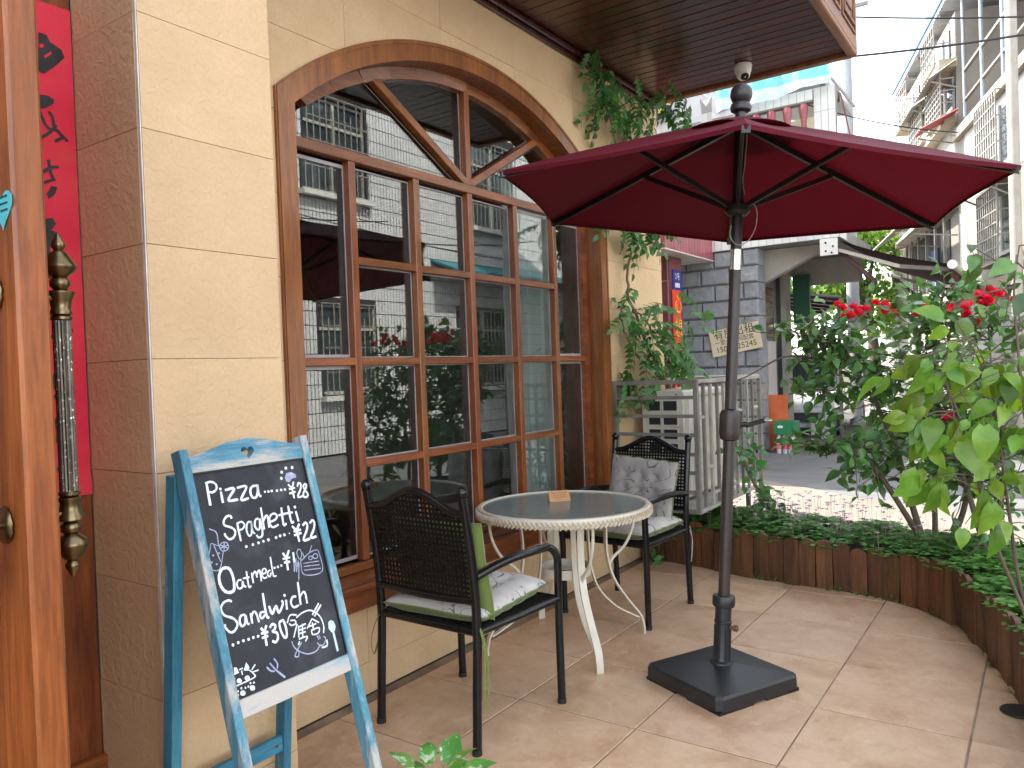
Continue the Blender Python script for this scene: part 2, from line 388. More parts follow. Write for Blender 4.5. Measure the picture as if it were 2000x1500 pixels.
# ---- arched window
def band(off, n=40, zb=.40):
    r = AR - off; x0, x1 = XL + off, XR - off
    a0 = math.asin(max(-1, (x0 - AC_X)/r)); a1 = math.asin(min(1, (x1 - AC_X)/r))
    return [(x0, zb)] + [(AC_X + r*math.sin(a0 + (a1-a0)*k/n), AC_Z + r*math.cos(a0 + (a1-a0)*k/n)) for k in range(n+1)] + [(x1, zb)]
def P3(l, y): return [(x, y, z) for x, z in l]
mb = MB()
mb.ring(P3(band(.0), W - .014), P3(band(.094), W - .014), (0, .03, 0))
mb.ring(P3(band(.006), W - .019), P3(band(.020), W - .019), (0, .006, 0))
win = mb.build('arched_window', wood('varnished_wood_arch', (.36, .120, .026), (.22, .062, .013), 2, g=20), bld, smooth=30)
mb = MB(); mb.ring(P3(band(.070), W + .0165), P3(band(.0942), W + .0165), (0, .20, 0)); mb.build('jamb', wz, win, smooth=30)
pts_o, pts_i = band(.095, zb=.47), band(.150, zb=.47)
for k in range(0, 42, 3):                                        # arch head made of short boards
    if k == 0 or k >= 41: continue
    mb = MB(); mb.ring(P3(pts_o[k:k+4], 2.553 + R.uniform(-.004, .004)), P3([(x, z + R.uniform(-.002, .002)) for x, z in pts_i[k:k+4]], 2.558), (0, .05, 0)); mb.build('arch_board', wx, win)
for x in (XL + .110, XR - .110):
    mb = MB(); mb.bar((x, 2.583, .47), (x, 2.583, 2.44), .034, .055, (0, 1, 0), .002); mb.build('side_frame', wz, win)
mx_ = [2.470, 2.900, 3.331, 3.760, 4.190]; GY = 2.598
xl, xr = XL + .127, XR - .127
def mun(p, q, mat, w=.041, d=.045, yo=0): 
    mb = MB(); y = 2.555 + d/2 + yo; mb.bar((p[0], y, p[1]), (q[0], y, q[1]), w, d, (0, 1, 0), .003); return mb.build('muntin', mat, win)
zt = 2.368
for x in mx_: mun((x + R.uniform(-.004, .004), .552), (x, zt - .024), wz)
mun((AC_X, zt + .024), (AC_X, arch(AC_X, AR - .15) + .012), wz)
mun((xl, zt), (xr, zt), wx, .046, .048, -.004)
def hrow(z, xs, yo=.006):
    for a, b_ in zip(xs, xs[1:]): mun((a + (.0205 if a in mx_ else 0), z), (b_ - (.0205 if b_ in mx_ else 0), z + R.uniform(-.002, .002)), wx, .036, .042, yo*.5)
hrow(1.903, mx_); hrow(1.447, [xl] + mx_ + [xr]); hrow(.982, mx_)
hrow(.524, [xl, xr], 0)
mun((AC_X - .022, zt + .035), (2.635, arch(2.635, AR - .15) + .015), wx, .043, .042, .002)
mun((AC_X + .022, zt + .035), (4.012, arch(4.012, AR - .15) + .015), wx, .043, .042, .002)
mb = MB(); mb.box(xl - .06, xr + .06, 2.44, 2.66, .47, .503); mb.bar((xl - .06, 2.432, .479), (xr + .06, 2.432, .479), .05, .03, (0, 0, 1), .004); mb.build('sill', wx, win)
mb = MB(); mb.bar((XL + .01, W - .018, .427), (XR - .01, W - .018, .427), .034, .086, (0, 0, 1), .005); mb.build('apron_board', wx, win)
pane_m = glassmat('window_glass', 2.0, (.74, .78, .77))
bead = M('clear_sealant', (.40, .37, .37), (.26, .23, .23), rough=.4)
def pane(pts):
    cx = sum(p[0] for p in pts)/len(pts); cz = sum(p[1] for p in pts)/len(pts); tx, tz = R.uniform(-.0022, .0022), R.uniform(-.0022, .0022)
    mb = MB(); mb.prism([(x, GY + tx*(x - cx) + tz*(z - cz), z) for x, z in pts], (0, .005, 0)); p = mb.build('pane', pane_m, win)
    mb = MB(); n = len(pts); q = [((x - cx), (z - cz)) for x, z in pts]
    sh = lambda k: [(cx + x*k, GY - .0045, cz + z*k) for x, z in q]
    w_ = max(abs(x) for x, z in q); k2 = 1 - .0065/max(.1, w_); a, b_ = sh(.997), sh(k2); mb.ring(a + a[:1], b_ + b_[:1], (0, .004, 0)); mb.build('sealant', bead, win)
cols = [xl] + mx_ + [xr]
for i, (a, b_) in enumerate(zip(cols, cols[1:])):
    zz = [.54, 1.447, zt - .02] if i in (0, 5) else [.54, .982, 1.447, 1.903, zt - .02]
    for c0, c1 in zip(zz, zz[1:]): pane([(a + .019, c0 + .016), (b_ - .019, c0 + .016), (b_ - .019, c1 - .016), (a + .019, c1 - .016)])
def fan(x0, x1, base):
    n = 10; top = [(x0 + (x1-x0)*k/n, arch(x0 + (x1-x0)*k/n, AR - .148)) for k in range(n+1)]; pane(base + top[::-1] if base[0][0] < base[-1][0] else base + top)
zb = zt + .022
fan(xl + .004, 2.605, [(xl + .004, zb), (AC_X - .06, zb)])
fan(2.68, AC_X - .021, [(AC_X - .035, zb + .03), (AC_X - .021, zb + .03)])
fan(AC_X + .021, 3.97, [(AC_X + .021, zb + .03), (AC_X + .035, zb + .03)])
fan(4.045, xr - .004, [(AC_X + .06, zb), (xr - .004, zb)])

# ---- wood canopy over the terrace
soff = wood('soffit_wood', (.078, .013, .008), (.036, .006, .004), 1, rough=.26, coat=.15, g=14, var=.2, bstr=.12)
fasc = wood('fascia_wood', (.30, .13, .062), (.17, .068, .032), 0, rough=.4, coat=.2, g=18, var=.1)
CX0, CX1, CY0, CZ = 1.70, 5.598, 1.012, 3.40
mb = MB(); mb.box(CX0, CX1 - .004, CY0 + .005, 2.47, CZ + .022, CZ + .20); mb.box(CX0, CX1 - .06, CY0 + .06, 2.29, CZ + .2, 4.75)
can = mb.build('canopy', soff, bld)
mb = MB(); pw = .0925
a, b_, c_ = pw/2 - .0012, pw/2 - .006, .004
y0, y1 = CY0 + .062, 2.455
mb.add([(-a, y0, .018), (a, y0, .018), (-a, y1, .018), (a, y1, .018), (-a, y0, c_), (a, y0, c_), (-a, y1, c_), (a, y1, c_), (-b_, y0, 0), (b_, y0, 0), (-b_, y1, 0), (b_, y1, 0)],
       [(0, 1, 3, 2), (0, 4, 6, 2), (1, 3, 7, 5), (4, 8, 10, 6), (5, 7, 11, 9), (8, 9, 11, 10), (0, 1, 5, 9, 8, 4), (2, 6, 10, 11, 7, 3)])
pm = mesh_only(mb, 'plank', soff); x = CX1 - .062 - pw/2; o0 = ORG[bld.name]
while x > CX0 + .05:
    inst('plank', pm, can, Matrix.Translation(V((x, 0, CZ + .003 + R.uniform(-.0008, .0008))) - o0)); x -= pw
mb = MB(); mb.bar((CX1 - .029, CY0 + .001, CZ - .002), (CX1 - .029, 2.458, CZ - .002), .058, .036, ch=.006); mb.build('edge_trim', fasc, can)
mb = MB(); mb.bar((CX0, CY0 + .028, CZ - .002), (CX1 - .059, CY0 + .028, CZ - .002), .056, .036, ch=.006); mb.build('edge_trim', fasc, can)
mb = MB(); mb.bar((1.676, 2.437, CZ - .018), (CX1 - .06, 2.437, CZ - .018), .04, .034, ch=.008); mb.bar((1.676, 2.446, CZ - .05), (CX1 - .06, 2.446, CZ - .05), .022, .028, ch=.006); mb.build('crown_moulding', soff, can, smooth=20)
mb = MB(); mb.box(CX0, CX1 - .002, CY0 + .001, CY0 + .03, CZ + .016, CZ + 1.0); mb.box(CX1 - .03, CX1 - .001, CY0 + .031, 2.29, CZ + .016, CZ + 1.0); mb.build('fascia', fasc, can)
x = CX1 - .06
while x > CX0 + .5:
    mb = MB()
    for (u0, u1, w0, w1, t) in ((.02, .40, .10, .80, .008), (.06, .36, .14, .76, .014), (.075, .345, .155, .745, .008)):
        mb.ring([(x - u0, CY0, CZ + w0), (x - u1, CY0, CZ + w0), (x - u1, CY0, CZ + w1), (x - u0, CY0, CZ + w1), (x - u0, CY0, CZ + w0)],
                [(x - u0 - .014, CY0, CZ + w0 + .014), (x - u1 + .014, CY0, CZ + w0 + .014), (x - u1 + .014, CY0, CZ + w1 - .014), (x - u0 - .014, CY0, CZ + w1 - .014), (x - u0 - .014, CY0, CZ + w0 + .014)], (0, -t, 0))
    mb.prism([(x - .12, CY0, CZ + .22), (x - .3, CY0, CZ + .22), (x - .3, CY0, CZ + .62), (x - .21, CY0, CZ + .70), (x - .12, CY0, CZ + .62)], (0, -.008, 0))
    mb.build('carved_panel', fasc, can); x -= .44
# security camera on the soffit
camr = thing('security_camera', (5.27, 1.672, CZ - .002), 'small white dome security camera under the wooden canopy', 'security camera')
wp = M('white_plastic', (.72, .70, .66), (.66, .64, .60), 8, rough=.35)
mb = MB(); mb.lathe([(.001, 0), (.055, 0), (.06, -.012), (.052, -.05), (.047, -.055), (.001, -.055)], (5.27, 1.672, CZ - .002), n=24); mb.build('mount', wp, camr, smooth=35)
dv = V((-.55, -.42, -.72)).normalized(); c0 = V((5.27, 1.672, CZ - .062))
mb = MB(); mb.ball(c0, .047, 14); mb.build('head', wp, camr, smooth=60)
mb = MB(); mb.lathe([(.001, .030), (.026, .036), (.028, .044), (.020, .048), (.001, .046)], c0, dv, n=20); mb.build('lens', M('lens_black', (.01, .01, .012), (.015, .015, .018), rough=.1), camr, smooth=30)

# ---- wooden door wall, open door and its handles
surr = MB(); surr.box(-.55, 1.228, W + .03, W + .10, 0, 3.62); surr = surr.build('door_surround', wz, bld)
for x0, x1 in ((1.113, 1.2155), (.998, 1.110), (.883, .995), (.768, .880), (.653, .765)):
    mb = MB(); mb.bar(((x0+x1)/2, W + .014, .235), ((x0+x1)/2, W + .014, 3.42), x1 - x0, .03, (0, 1, 0), .003); mb.build('plank', wz, surr)
mb = MB(); mb.bar((.65, W - .004, .117), (1.2155, W - .004, .117), .04, .233, ch=.004); mb.build('baseboard', wx, surr)
DX0, DX1, DY0, DY1 = .628, .684, 1.50, 2.43
mb = MB(); mb.box(DX0 + .01, DX1 - .01, DY0 + .1, DY1 - .1, .1, 2.9); 
door = mb.build('door', wz, bld)
for y0, y1, z0, z1 in ((DY0, DY0 + .135, .012, 2.95), (DY1 - .135, DY1, .012, 2.95)):
    mb = MB(); mb.bar(((DX0+DX1)/2, (y0+y1)/2, z0), ((DX0+DX1)/2, (y0+y1)/2, z1), DX1 - DX0, y1 - y0, (0, 1, 0), .006); mb.build('stile', wood('door_wood_z', (.30, .090, .018), (.14, .036, .008), 2, coat=.1), door)
for z0, z1 in ((.012, .30), (.93, 1.10), (1.95, 2.12), (2.75, 2.95)):
    mb = MB(); mb.bar(((DX0+DX1)/2, DY0 + .136, (z0+z1)/2), ((DX0+DX1)/2, DY1 - .136, (z0+z1)/2), DX1 - DX0 - .002, z1 - z0, ch=.006); mb.build('rail', wood('door_wood_y', (.30, .090, .018), (.14, .036, .008), 1, coat=.1), door)
bronze = M('antique_bronze', (.115, .082, .042), (.22, .165, .09), 18, rough=.3, metal=1, bumps=((70, .15, .001),), lo=.3, hi=.7)
bronze_w = M('worn_bronze', (.11, .10, .085), (.17, .155, .125), 30, rough=.42, metal=1, dirt=((.75, .73, .68), 130, .60, .66), bumps=((160, .3, .001),))
def pull(xh, yh, sgn, name='pull_handle'):
    mb = MB(); z0, z1 = 1.175, 1.510
    top = [(.018, 0), (.022, .004), (.022, .010), (.017, .013), (.022, .017), (.022, .024), (.019, .03), (.022, .05), (.029, .066), (.029, .071), (.013, .076), (.02, .085), (.02, .098), (.014, .106), (.031, .122), (.034, .132), (.033, .137), (.024, .152), (.018, .165), (.009, .172), (.014, .180), (.014, .188), (.006, .206), (.001, .214)]
    top = [(r*.92, z*.81) for r, z in top]
    mb.lathe([(r, z) for r, z in top], (xh, yh, z1), n=28, rib=.05)
    mb2 = MB(); mb2.lathe([(r, -z) for r, z in top][::-1], (xh, yh, z0), n=28, rib=.05)
    for z in (z1 + .045, z0 - .045): (mb if z > z1 else mb2).lathe([(.008, 0), (.008, abs(xh - (DX1 if sgn > 0 else DX0)) - .008), (.020, abs(xh - (DX1 if sgn > 0 else DX0)) - .006), (.022, abs(xh - (DX1 if sgn > 0 else DX0)))], (xh, yh, z), (-sgn, 0, 0), n=16)
    h = mb.build(name, bronze, door, smooth=40); mb2.build('lower_finial', bronze, door, smooth=40)
    mb = MB(); mb.lathe([(.0175, z0 - .001), (.0165, z0 + .15), (.0165, z1 - .15), (.0175, z1 + .001)], (xh, yh, 0), n=36, rib=.09); mb.build('grip', bronze_w, h)
    for z in (z1 + .045, z0 - .045):
        xb = DX1 if sgn > 0 else DX0
        mb = MB(); mb.lathe([(.001, 0), (.034, 0), (.036, .004), (.030, .009), (.014, .012), (.001, .014)], (xb + sgn*.0005, yh, z), (sgn, 0, 0), n=26, rib=.07); mb.build('rosette', bronze, h, smooth=40)
pull(.748, 1.60, 1); pull(.562, 1.585, -1)
heart = thing('heart_sticker', (DX0, 1.535, 1.70), 'small teal paper heart stuck on the open wooden door', 'sticker')
hp = []
for k in range(28):
    t = 2*PI*k/28; hp.append((DX0 - .0012, 1.537 - .00265*16*math.sin(t)**3*.9, 1.705 + .0024*(13*math.cos(t) - 5*math.cos(2*t) - 2*math.cos(3*t) - math.cos(4*t))))
mb = MB(); mb.prism(hp, (-.0012, 0, 0)); mb.build('paper', M('teal_paper', (.06, .40, .45), (.05, .34, .40), rough=.7), heart)
mb = MB()
for z, n in ((1.722, 5), (1.710, 6), (1.698, 4)):
    for k in range(n): mb.box(DX0 - .0034, DX0 - .0026, 1.515 + k*.0075, 1.520 + k*.0075, z, z + .0035)
mb.build('lettering', M('dark_ink', (.02, .03, .05), (.02, .03, .05), rough=.8), heart)
# interior things seen through the panes
cur_m = leafmat('sheer_curtain', (.80, .83, .80), (.70, .74, .72), trans=.3, rough=.9, var=.0, hue=0)
cu = MB(); cu.grid(lambda u, v: (3.90 + .56*u + .008*math.sin(v*9), 2.725 + .028*math.sin(u*46 + 1.2*math.sin(v*3)) + .012*math.sin(u*113), .08 + 2.62*v), 150, 10)
tag(cu.build('curtain', cur_m, smooth=60), 'pale sheer curtain hanging inside the right panes of the arched window', 'curtain')
it = thing('indoor_table', (2.75, 3.5, .04), 'dark wooden indoor table seen through the arched window', 'table')
mb = MB(); mb.box(2.3, 3.2, 3.2, 3.9, .74, .78); mb.build('tabletop', wx, it)
for x, y in ((2.35, 3.25), (3.15, 3.25), (2.35, 3.85), (3.15, 3.85)):
    mb = MB(); mb.bar((x, y, .04), (x, y, .739), .06, .06, (1, 0, 0), .006); mb.build('leg', wz, it)
mb = MB(); mb.ball((2.42, 3.05, .62), .14, 12, .9); tag(mb.build('yellow_cushion', M('yellow_fabric', (.6, .42, .03), (.5, .34, .02), 6, rough=.9), smooth=60), 'yellow cushion behind the lower left panes of the arched window', 'cushion')
# ------------------------------------------------------------------ hand-drawn strokes (millimetres in the plane of the surface)
CHALK = "sw9:58,1152 56,1089;sw7:54,1151 72,1153 85,1144 84,1131 71,1124 58,1127;sw8:96,1122 95,1090;sw8:109,1124 139,1124 113,1095 144,1092;sw8:148,1125 179,1124 153,1090 179,1090;dw9:96,1129;sw8:214,1122 197,1121 188,1108 191,1091 203,1089 212,1104 216,1124 214,1097 221,1088;dw8:236,1100;dw9:248,1099;dw9:260,1099;dw9:278,1097;dw9:293,1097;dw9:307,1096;sw7:322,1110 332,1096;sw7:344,1115 333,1095;sw7:333,1095 333,1065;sw7:321,1095 344,1096;sw7:319,1082 343,1084;sw7:353,1098 361,1108 368,1104 363,1089 347,1067 366,1067;sw7:386,1103 376,1097 378,1085 386,1070 379,1062 369,1065 371,1076 381,1086 388,1097 386,1103;dw10:309,1149;dw11:327,1159;dw11:350,1158;dw10:303,1131;fl4:315,1132 325,1144 343,1145 357,1136 357,1126 340,1125 328,1115 318,1119;sw7:111,1043 109,1051 97,1051 86,1041 86,1029 105,1019 114,1007 107,993 92,989 82,1001 81,1008;sw7:125,1025 125,977;sw6:123,1026 139,1029 147,1019 138,1009 124,1008;sw6:168,1024 158,1023 150,1005 153,987 162,989 168,1007 170,1026 168,998 174,988;sw7:196,1028 185,1026 179,1010 185,998 194,1002 200,1027 200,992 194,977 183,976 178,984;sw7:211,1058 207,994;sw7:208,1017 222,1031 227,1026 224,996;sw7:230,1011 250,1015 259,1024 251,1033 236,1028 229,1008 237,995 258,999;sw7:264,1025 291,1026;sw7:291,1026 317,1025;sw8:280,1046 275,997 286,997;sw8:305,1047 304,999 313,998;sw8:328,1027 330,995;dw10:328,1039;dw9:138,959;dw9:160,960;dw9:179,961;dw9:196,962;dw10:213,963;dw10:240,964;dw10:255,966;dw10:270,966;dw5:288,967;sw8:303,986 316,969;sw8:331,988 315,970;sw8:315,970 317,936;sw8:304,969 332,970;sw8:303,958 331,960;sw8:341,980 353,987 358,978 351,963 333,938 357,937;sw8:368,982 380,989 386,981 379,963 361,940 383,939;sl4:38,1028 57,1014 55,977;sl3:35,990 15,941 16,925 44,917 66,961;sl3:35,990 53,979;sl3:42,983 52,936;sl3:84,970 81,965 75,962 68,961 62,964 58,970 58,976 61,981 67,984 74,985 80,982 84,976 84,970;sl3:74,985 68,961;sl3:60,980 82,966;sl3:58,971 84,975;dl6:34,957;dl6:26,940;dl6:39,932;dl6:52,959;sw9:66,917 51,916 39,901 37,880 44,861 56,852 72,853 78,872 78,895 73,911 66,917;sw6:102,875 91,875 85,865 89,854 100,856 104,870 106,857 112,853;sw6:122,894 120,852 128,852;sw6:107,877 128,876;sw6:137,886 136,857;sw6:136,876 147,886 151,881 151,869;sw6:149,873 160,886 164,882 162,856;sw5:168,874 182,876 183,886 174,886 168,872 173,862 183,863;sw5:198,879 190,877 186,868 192,862 199,872;sw5:207,915 204,870 205,860 214,859;dw8:213,882;dw8:225,882;dw8:237,883;sw8:251,917 259,899;sw8:274,920 259,899;sw8:259,899 256,865;sw7:246,900 273,899;sw8:248,889 269,887;sw8:287,911 283,881;sl3:283,888 276,855 292,893 283,852 298,885 287,833;sl3:306,916 299,906 303,887 314,895 314,912 306,916;sl3:317,906 321,887 306,883;sl3:305,879 340,896 369,900 378,889 374,834 308,840 305,879;sl3:313,872 371,866;sl3:312,863 371,855;sl3:312,852 372,844;sl3:350,880 348,878 345,877 341,877 338,878 337,881 336,883 338,886 341,887 344,887 348,886 349,883 350,880;sl3:371,881 369,878 365,876 360,876 356,878 353,881 353,885 355,888 359,890 364,890 368,888 371,885 371,881;sl3:344,898 358,917;sl3:299,877 284,826;sw7:60,826 51,832 34,829 25,816 31,798 54,783 63,766 52,752 38,751 27,766 27,776;sw8:158,824 155,765 162,753;sw8:169,785 174,762 191,779 196,759 215,779 213,789;sw8:228,787 224,760;sw8:280,825 273,760;sw7:91,783 78,783 71,771 74,757 85,760 92,781 92,761 98,755;sw7:108,782 107,754;sw7:107,772 118,783 125,776 128,752;sw7:153,773 140,775 135,766 140,759 151,766;sw7:264,787 251,788 242,775 248,760 267,761;sw7:275,782 291,793 297,786 296,758;dw9:226,800;dw9:38,718;dw9:54,719;dw9:70,719;dw9:86,718;dw9:101,718;dw9:116,717;sw8:129,736 139,721;sw8:148,738 138,721;sw8:138,721 136,685;sw8:126,721 150,719;sw8:126,709 147,709;sw8:157,728 167,735 176,728 170,719 163,716 176,708 175,693 166,686 156,692;sw8:199,736 190,731 190,709 196,691 204,690 208,709 205,733 199,736;sw5:252,737 230,742 215,724;sw5:227,728 242,724 242,715 228,714 221,721;sw5:249,730 270,737 295,738 314,729 331,709 336,682 330,662;sw6:336,748 305,722;sw6:343,742 311,716;sw5:247,713 226,680;sw5:250,707 243,675;sw5:249,703 276,705;sw5:248,694 273,694;sw5:246,685 270,684;sw5:264,708 256,671;sw5:242,671 271,670 262,658;sw5:243,665 236,656;sw5:302,713 277,691;sw5:302,711 322,695;sw5:282,694 312,695;sw5:299,702 298,679;sw5:289,682 318,681 312,668 292,669 290,680;sw6:312,625 332,625 336,641;sl4:310,635 291,622 262,623 237,637 221,655 217,673;sl4:305,662 309,649;sl4:312,662 314,650;sl4:300,644 309,632 324,633 333,646 327,653;sl4:249,660 230,645 217,631 228,627 234,640;fg4:355,686 364,690 375,684 378,668 372,656 359,655 351,669;sg8:365,658 366,598;fw3:24,644 27,663 35,660 39,645;fw3:53,646 65,664 71,650 68,641;fw3:42,623 40,620 37,619 33,620 29,622 27,625 27,628 29,631 32,632 36,632 39,630 41,627;fw4:66,622 64,619 61,618 57,618 54,620 51,624 51,627 53,630 56,631 60,631 64,629 66,625;fw3:45,590 43,587 40,586 36,587 32,589 30,592 30,596 32,599 35,600 39,600 43,597 45,594;fw4:75,593 74,590 70,589 66,589 62,592 60,595 60,599 62,602 65,603 69,602 73,600 75,597;sw4:17,616 78,619 80,628 70,641;sw4:24,637 18,625 18,616;sw4:76,640 90,650;sw4:78,634 96,633;sw4:16,641 23,634;sw4:41,652 52,653;sw4:47,648 47,637;dw6:25,602;dw6:36,606;dw6:48,603;dw6:23,593;dw6:65,609;dw6:75,607;dw6:57,603;sl7:147,617 172,587;sl5:147,617 134,639;sl5:153,618 157,630 149,647;sl5:144,614 133,618 122,632"
INK = "fk8:1119,2440 1142,2438 1150,2421 1183,2407 1191,2385 1179,2371 1156,2345 1130,2320 1114,2322;fk8:1111,2253 1139,2256 1155,2248 1152,2235 1133,2220 1109,2207;fk9:1121,1959 1136,1986 1153,1984 1145,1963 1128,1945;fk9:1104,1880 1134,1890 1145,1874 1130,1852 1151,1845 1143,1824 1124,1802 1122,1773 1099,1770;fr8:1132,2374 1152,2392 1153,2385 1134,2366;fr8:1120,2404 1131,2408 1132,2398 1119,2394;sk10:1137,2209 1148,2195 1151,2168;sk10:1109,2209 1132,2161 1158,2158 1171,2146 1190,2130;sk10:1110,2122 1139,2148 1158,2173;sk10:1151,2122 1181,2143;sk10:1105,2017 1136,2040 1160,2047;sk10:1130,2063 1136,2025 1146,2002;sk10:1109,1988 1142,2006;fk9:1101,1791 1135,1784 1138,1743 1122,1706 1098,1709;fk10:1094,1405 1134,1434 1134,1372 1093,1379;sk11:1121,1583 1126,1650;sk11:1090,1524 1179,1554;sk12:1096,1348 1176,1365;sk12:1111,1286 1122,1265 1120,1224 1095,1211;sk12:1083,1136 1173,1130;dk13:1109,1258"

def strokes(txt, to3, nrm, lift, colors, jitter=0.0):
    res = {}
    nrm = V(nrm); lev = 0
    for it in txt.split(';'):
        head, body = it.split(':'); kind, colr, w = head[0], head[1], float(head[2:])/1000*.9
        pts = [tuple(float(a)/1000 for a in p.split(',')) for p in body.split(' ')]
        mb = res.setdefault(colr, MB()); lev += 1
        h = nrm*(lift + .000004*(lev % 60) + (.0004 if colr == 'r' else 0))
        if kind == 's':
            q = spline([(x, y, 0) for x, y in pts], 5) if len(pts) > 2 else [V((x, y, 0)) for x, y in pts]
            if len(pts) == 2: q = [q[0].lerp(q[1], k/4) for k in range(5)]
            L, Rr = [], []
            for k, p in enumerate(q):
                t = (q[min(k+1, len(q)-1)] - q[max(k-1, 0)]); t = t.normalized() if t.length > 1e-9 else V((1, 0, 0)); n = V((-t.y, t.x, 0))
                ww = w*.5*R.uniform(.86, 1.1)*(.9 if k in (0, len(q)-1) else 1)
                L.append(p + n*ww); Rr.append(p - n*ww)
            a = len(mb.v); mb.v += [tuple(to3(p.x, p.y) + h) for p in L] + [tuple(to3(p.x, p.y) + h) for p in Rr]; n_ = len(L)
            for k in range(n_-1): mb.f.append([a+k, a+k+1, a+n_+k+1, a+n_+k]); mb.mi.append(0)
        else:
            if kind == 'd': pts = [(pts[0][0] + w*.52*math.cos(2*PI*k/9)*R.uniform(.9, 1.1), pts[0][1] + w*.52*math.sin(2*PI*k/9)*R.uniform(.9, 1.1)) for k in range(9)]
            mb.add([to3(x, y) + h for x, y in pts], [tuple(range(len(pts)))])
    return res
# ---- red paper couplet by the door
ban = thing('paper_couplet', (1.09, W - .002, 1.04), 'red paper couplet with black brush writing pasted beside the open door', 'couplet')
red_paper = M('red_paper', (.66, .016, .045), (.74, .035, .06), 5, rough=.55, dirt=((.62, .07, .03), 6, .58, .75), spec=.3)
mb = MB(); mb.grid(lambda u, v: (.99 + .2225*u, W - .0035 - .004*max(0, u - .82)*R.uniform(.8, 1.2)*5*(1 if v > .03 else 2.5), 1.045 + 1.49*v), 14, 40); mb.build('paper', red_paper, ban, smooth=60)
def ink_parts():
    for grp in clusters(INK, 6):
        for k, mb in strokes(grp, lambda x, z: V((x, W - .0035, z)), (0, -1, 0), .0022, None).items():
            if k == 'k': mb.build('brush_character', M('black_ink', (.012, .011, .012), (.03, .028, .03), 30, rough=.35), ban)
            else: mb.build('paper_gap', red_paper, ban)

# ---- blue chalkboard easel
ez = thing('chalkboard_easel', (1.39, 1.74, 0), 'weathered blue A-frame chalkboard with handwritten menu and heart cutout', 'chalkboard')
EK = .283; el = math.sqrt(1 + EK*EK); eu, ev, en = V((1, 0, 0)), V((0, EK, 1))/el, V((0, -1, EK))/el
E0 = V((1.185, 1.907 - 1.2*EK, 0))
def e3(u, v, n=0.0): return E0 + eu*u + ev*v + en*n
blue_w = ((.46, .44, .40), 4.0, .485, .60)
def blue(ax): return wood('blue_wood_%d' % ax, (.105, .32, .44), (.065, .225, .34), ax, rough=.7, coat=0, g=30, var=.06, bstr=.5, worn=blue_w)
def blue2(ax): return wood('blue_wood_side_%d' % ax, (.05, .25, .38), (.03, .17, .28), ax, rough=.7, coat=0, g=30, var=.06, bstr=.5, worn=((.4, .38, .34), 4, .60, .68))
for u0, u1, vt in ((-.010, .0165, 1.248), (.3945, .421, 1.251)):
    mb = MB(); mb.bar(e3((u0+u1)/2, 0, -.022), e3((u0+u1)/2, vt, -.022), u1 - u0, .044, en, .002); mb.build('stile', blue(2), ez)
tp = [(.017, 1.183), (.394, 1.183), (.394, 1.226), (.33, 1.238), (.27, 1.254), (.21, 1.262), (.14, 1.256), (.08, 1.240), (.017, 1.226)]
hv = []
for k in range(24):
    t = 2*PI*k/24; hv.append((.203 + .0019*16*math.sin(t)**3*.72, 1.222 + .00125*(13*math.cos(t) - 5*math.cos(2*t) - 2*math.cos(3*t) - math.cos(4*t))))
def hole_plate(outer, inner, n0, n1, to3):
    bm = bmesh.new(); rings = []
    for n_ in (n0, n1):
        o = [bm.verts.new(to3(u, v, n_)) for u, v in outer]; i_ = [bm.verts.new(to3(u, v, n_)) for u, v in inner]
        es = [bm.edges.new((l[k], l[(k+1) % len(l)])) for l in (o, i_) for k in range(len(l))]
        bmesh.ops.triangle_fill(bm, edges=es, use_beauty=True); rings.append((o, i_))
    for a, b_ in zip(*rings):
        for k in range(len(a)): bm.faces.new([a[k], a[(k+1) % len(a)], b_[(k+1) % len(a)], b_[k]])
    bm.verts.index_update(); mb = MB(); mb.add([tuple(v_.co) for v_ in bm.verts], [[v_.index for v_ in f.verts] for f in bm.faces]); bm.free(); return mb
hole_plate(tp, hv, -.036, -.006, e3).build('top_rail', blue(0), ez)
mb = MB(); mb.bar(e3(.017, .556, -.021), e3(.394, .556, -.021), .03, .048, ev, .002); mb.build('bottom_rail', wood('blue_wood_faded', (.20, .42, .52), (.12, .32, .43), 0, rough=.7, coat=0, g=30, bstr=.5, worn=((.5, .47, .43), 3, .44, .56)), ez)
slate = M('blackboard', (.014, .016, .022), (.026, .028, .036), 5, rough=.62, dirt=((.085, .09, .11), 7, .54, .85), spec=.4)
mb = MB(); mb.obox(e3(.2055, .8815, -.018), (eu, ev, en), (.1885, .301, .004)); brd = mb.build('board', slate, ez)
mb = MB()
for a, b_ in (((.019, 1.181), (.392, 1.181)), ((.3935, .585), (.3935, 1.18)), ((.0185, .585), (.0185, 1.18))): mb.bar(e3(*a, -.011), e3(*b_, -.011), .003, .006, en)
mb.build('black_edging', M('black_plastic', (0, 0, 0)), ez)
cw = {'w': M('chalk_white', (.80, .84, .82), (.62, .70, .70), 60, rough=.95), 'l': M('chalk_lilac', (.42, .46, .60), (.26, .28, .40), 70, rough=.95), 'g': M('chalk_mint', (.60, .80, .74), (.5, .68, .64), 60, rough=.95)}
def clusters(txt, gap):
    its = txt.split(';'); ext = []
    for it in its:
        q = [tuple(float(a) for a in p.split(',')) for p in it.split(':')[1].split(' ')]; ext.append((min(p[0] for p in q), max(p[0] for p in q), min(p[1] for p in q), max(p[1] for p in q)))
    lab = list(range(len(its)))
    def root(i):
        while lab[i] != i: i = lab[i]
        return i
    for i in range(len(its)):
        for j in range(i):
            a, b_ = ext[i], ext[j]
            if a[0] - gap < b_[1] and b_[0] - gap < a[1] and a[2] - gap < b_[3] and b_[2] - gap < a[3]: lab[root(i)] = root(j)
    g_ = {}
    for i, it in enumerate(its): g_.setdefault(root(i), []).append(it)
    return [';'.join(v_) for v_ in g_.values()]
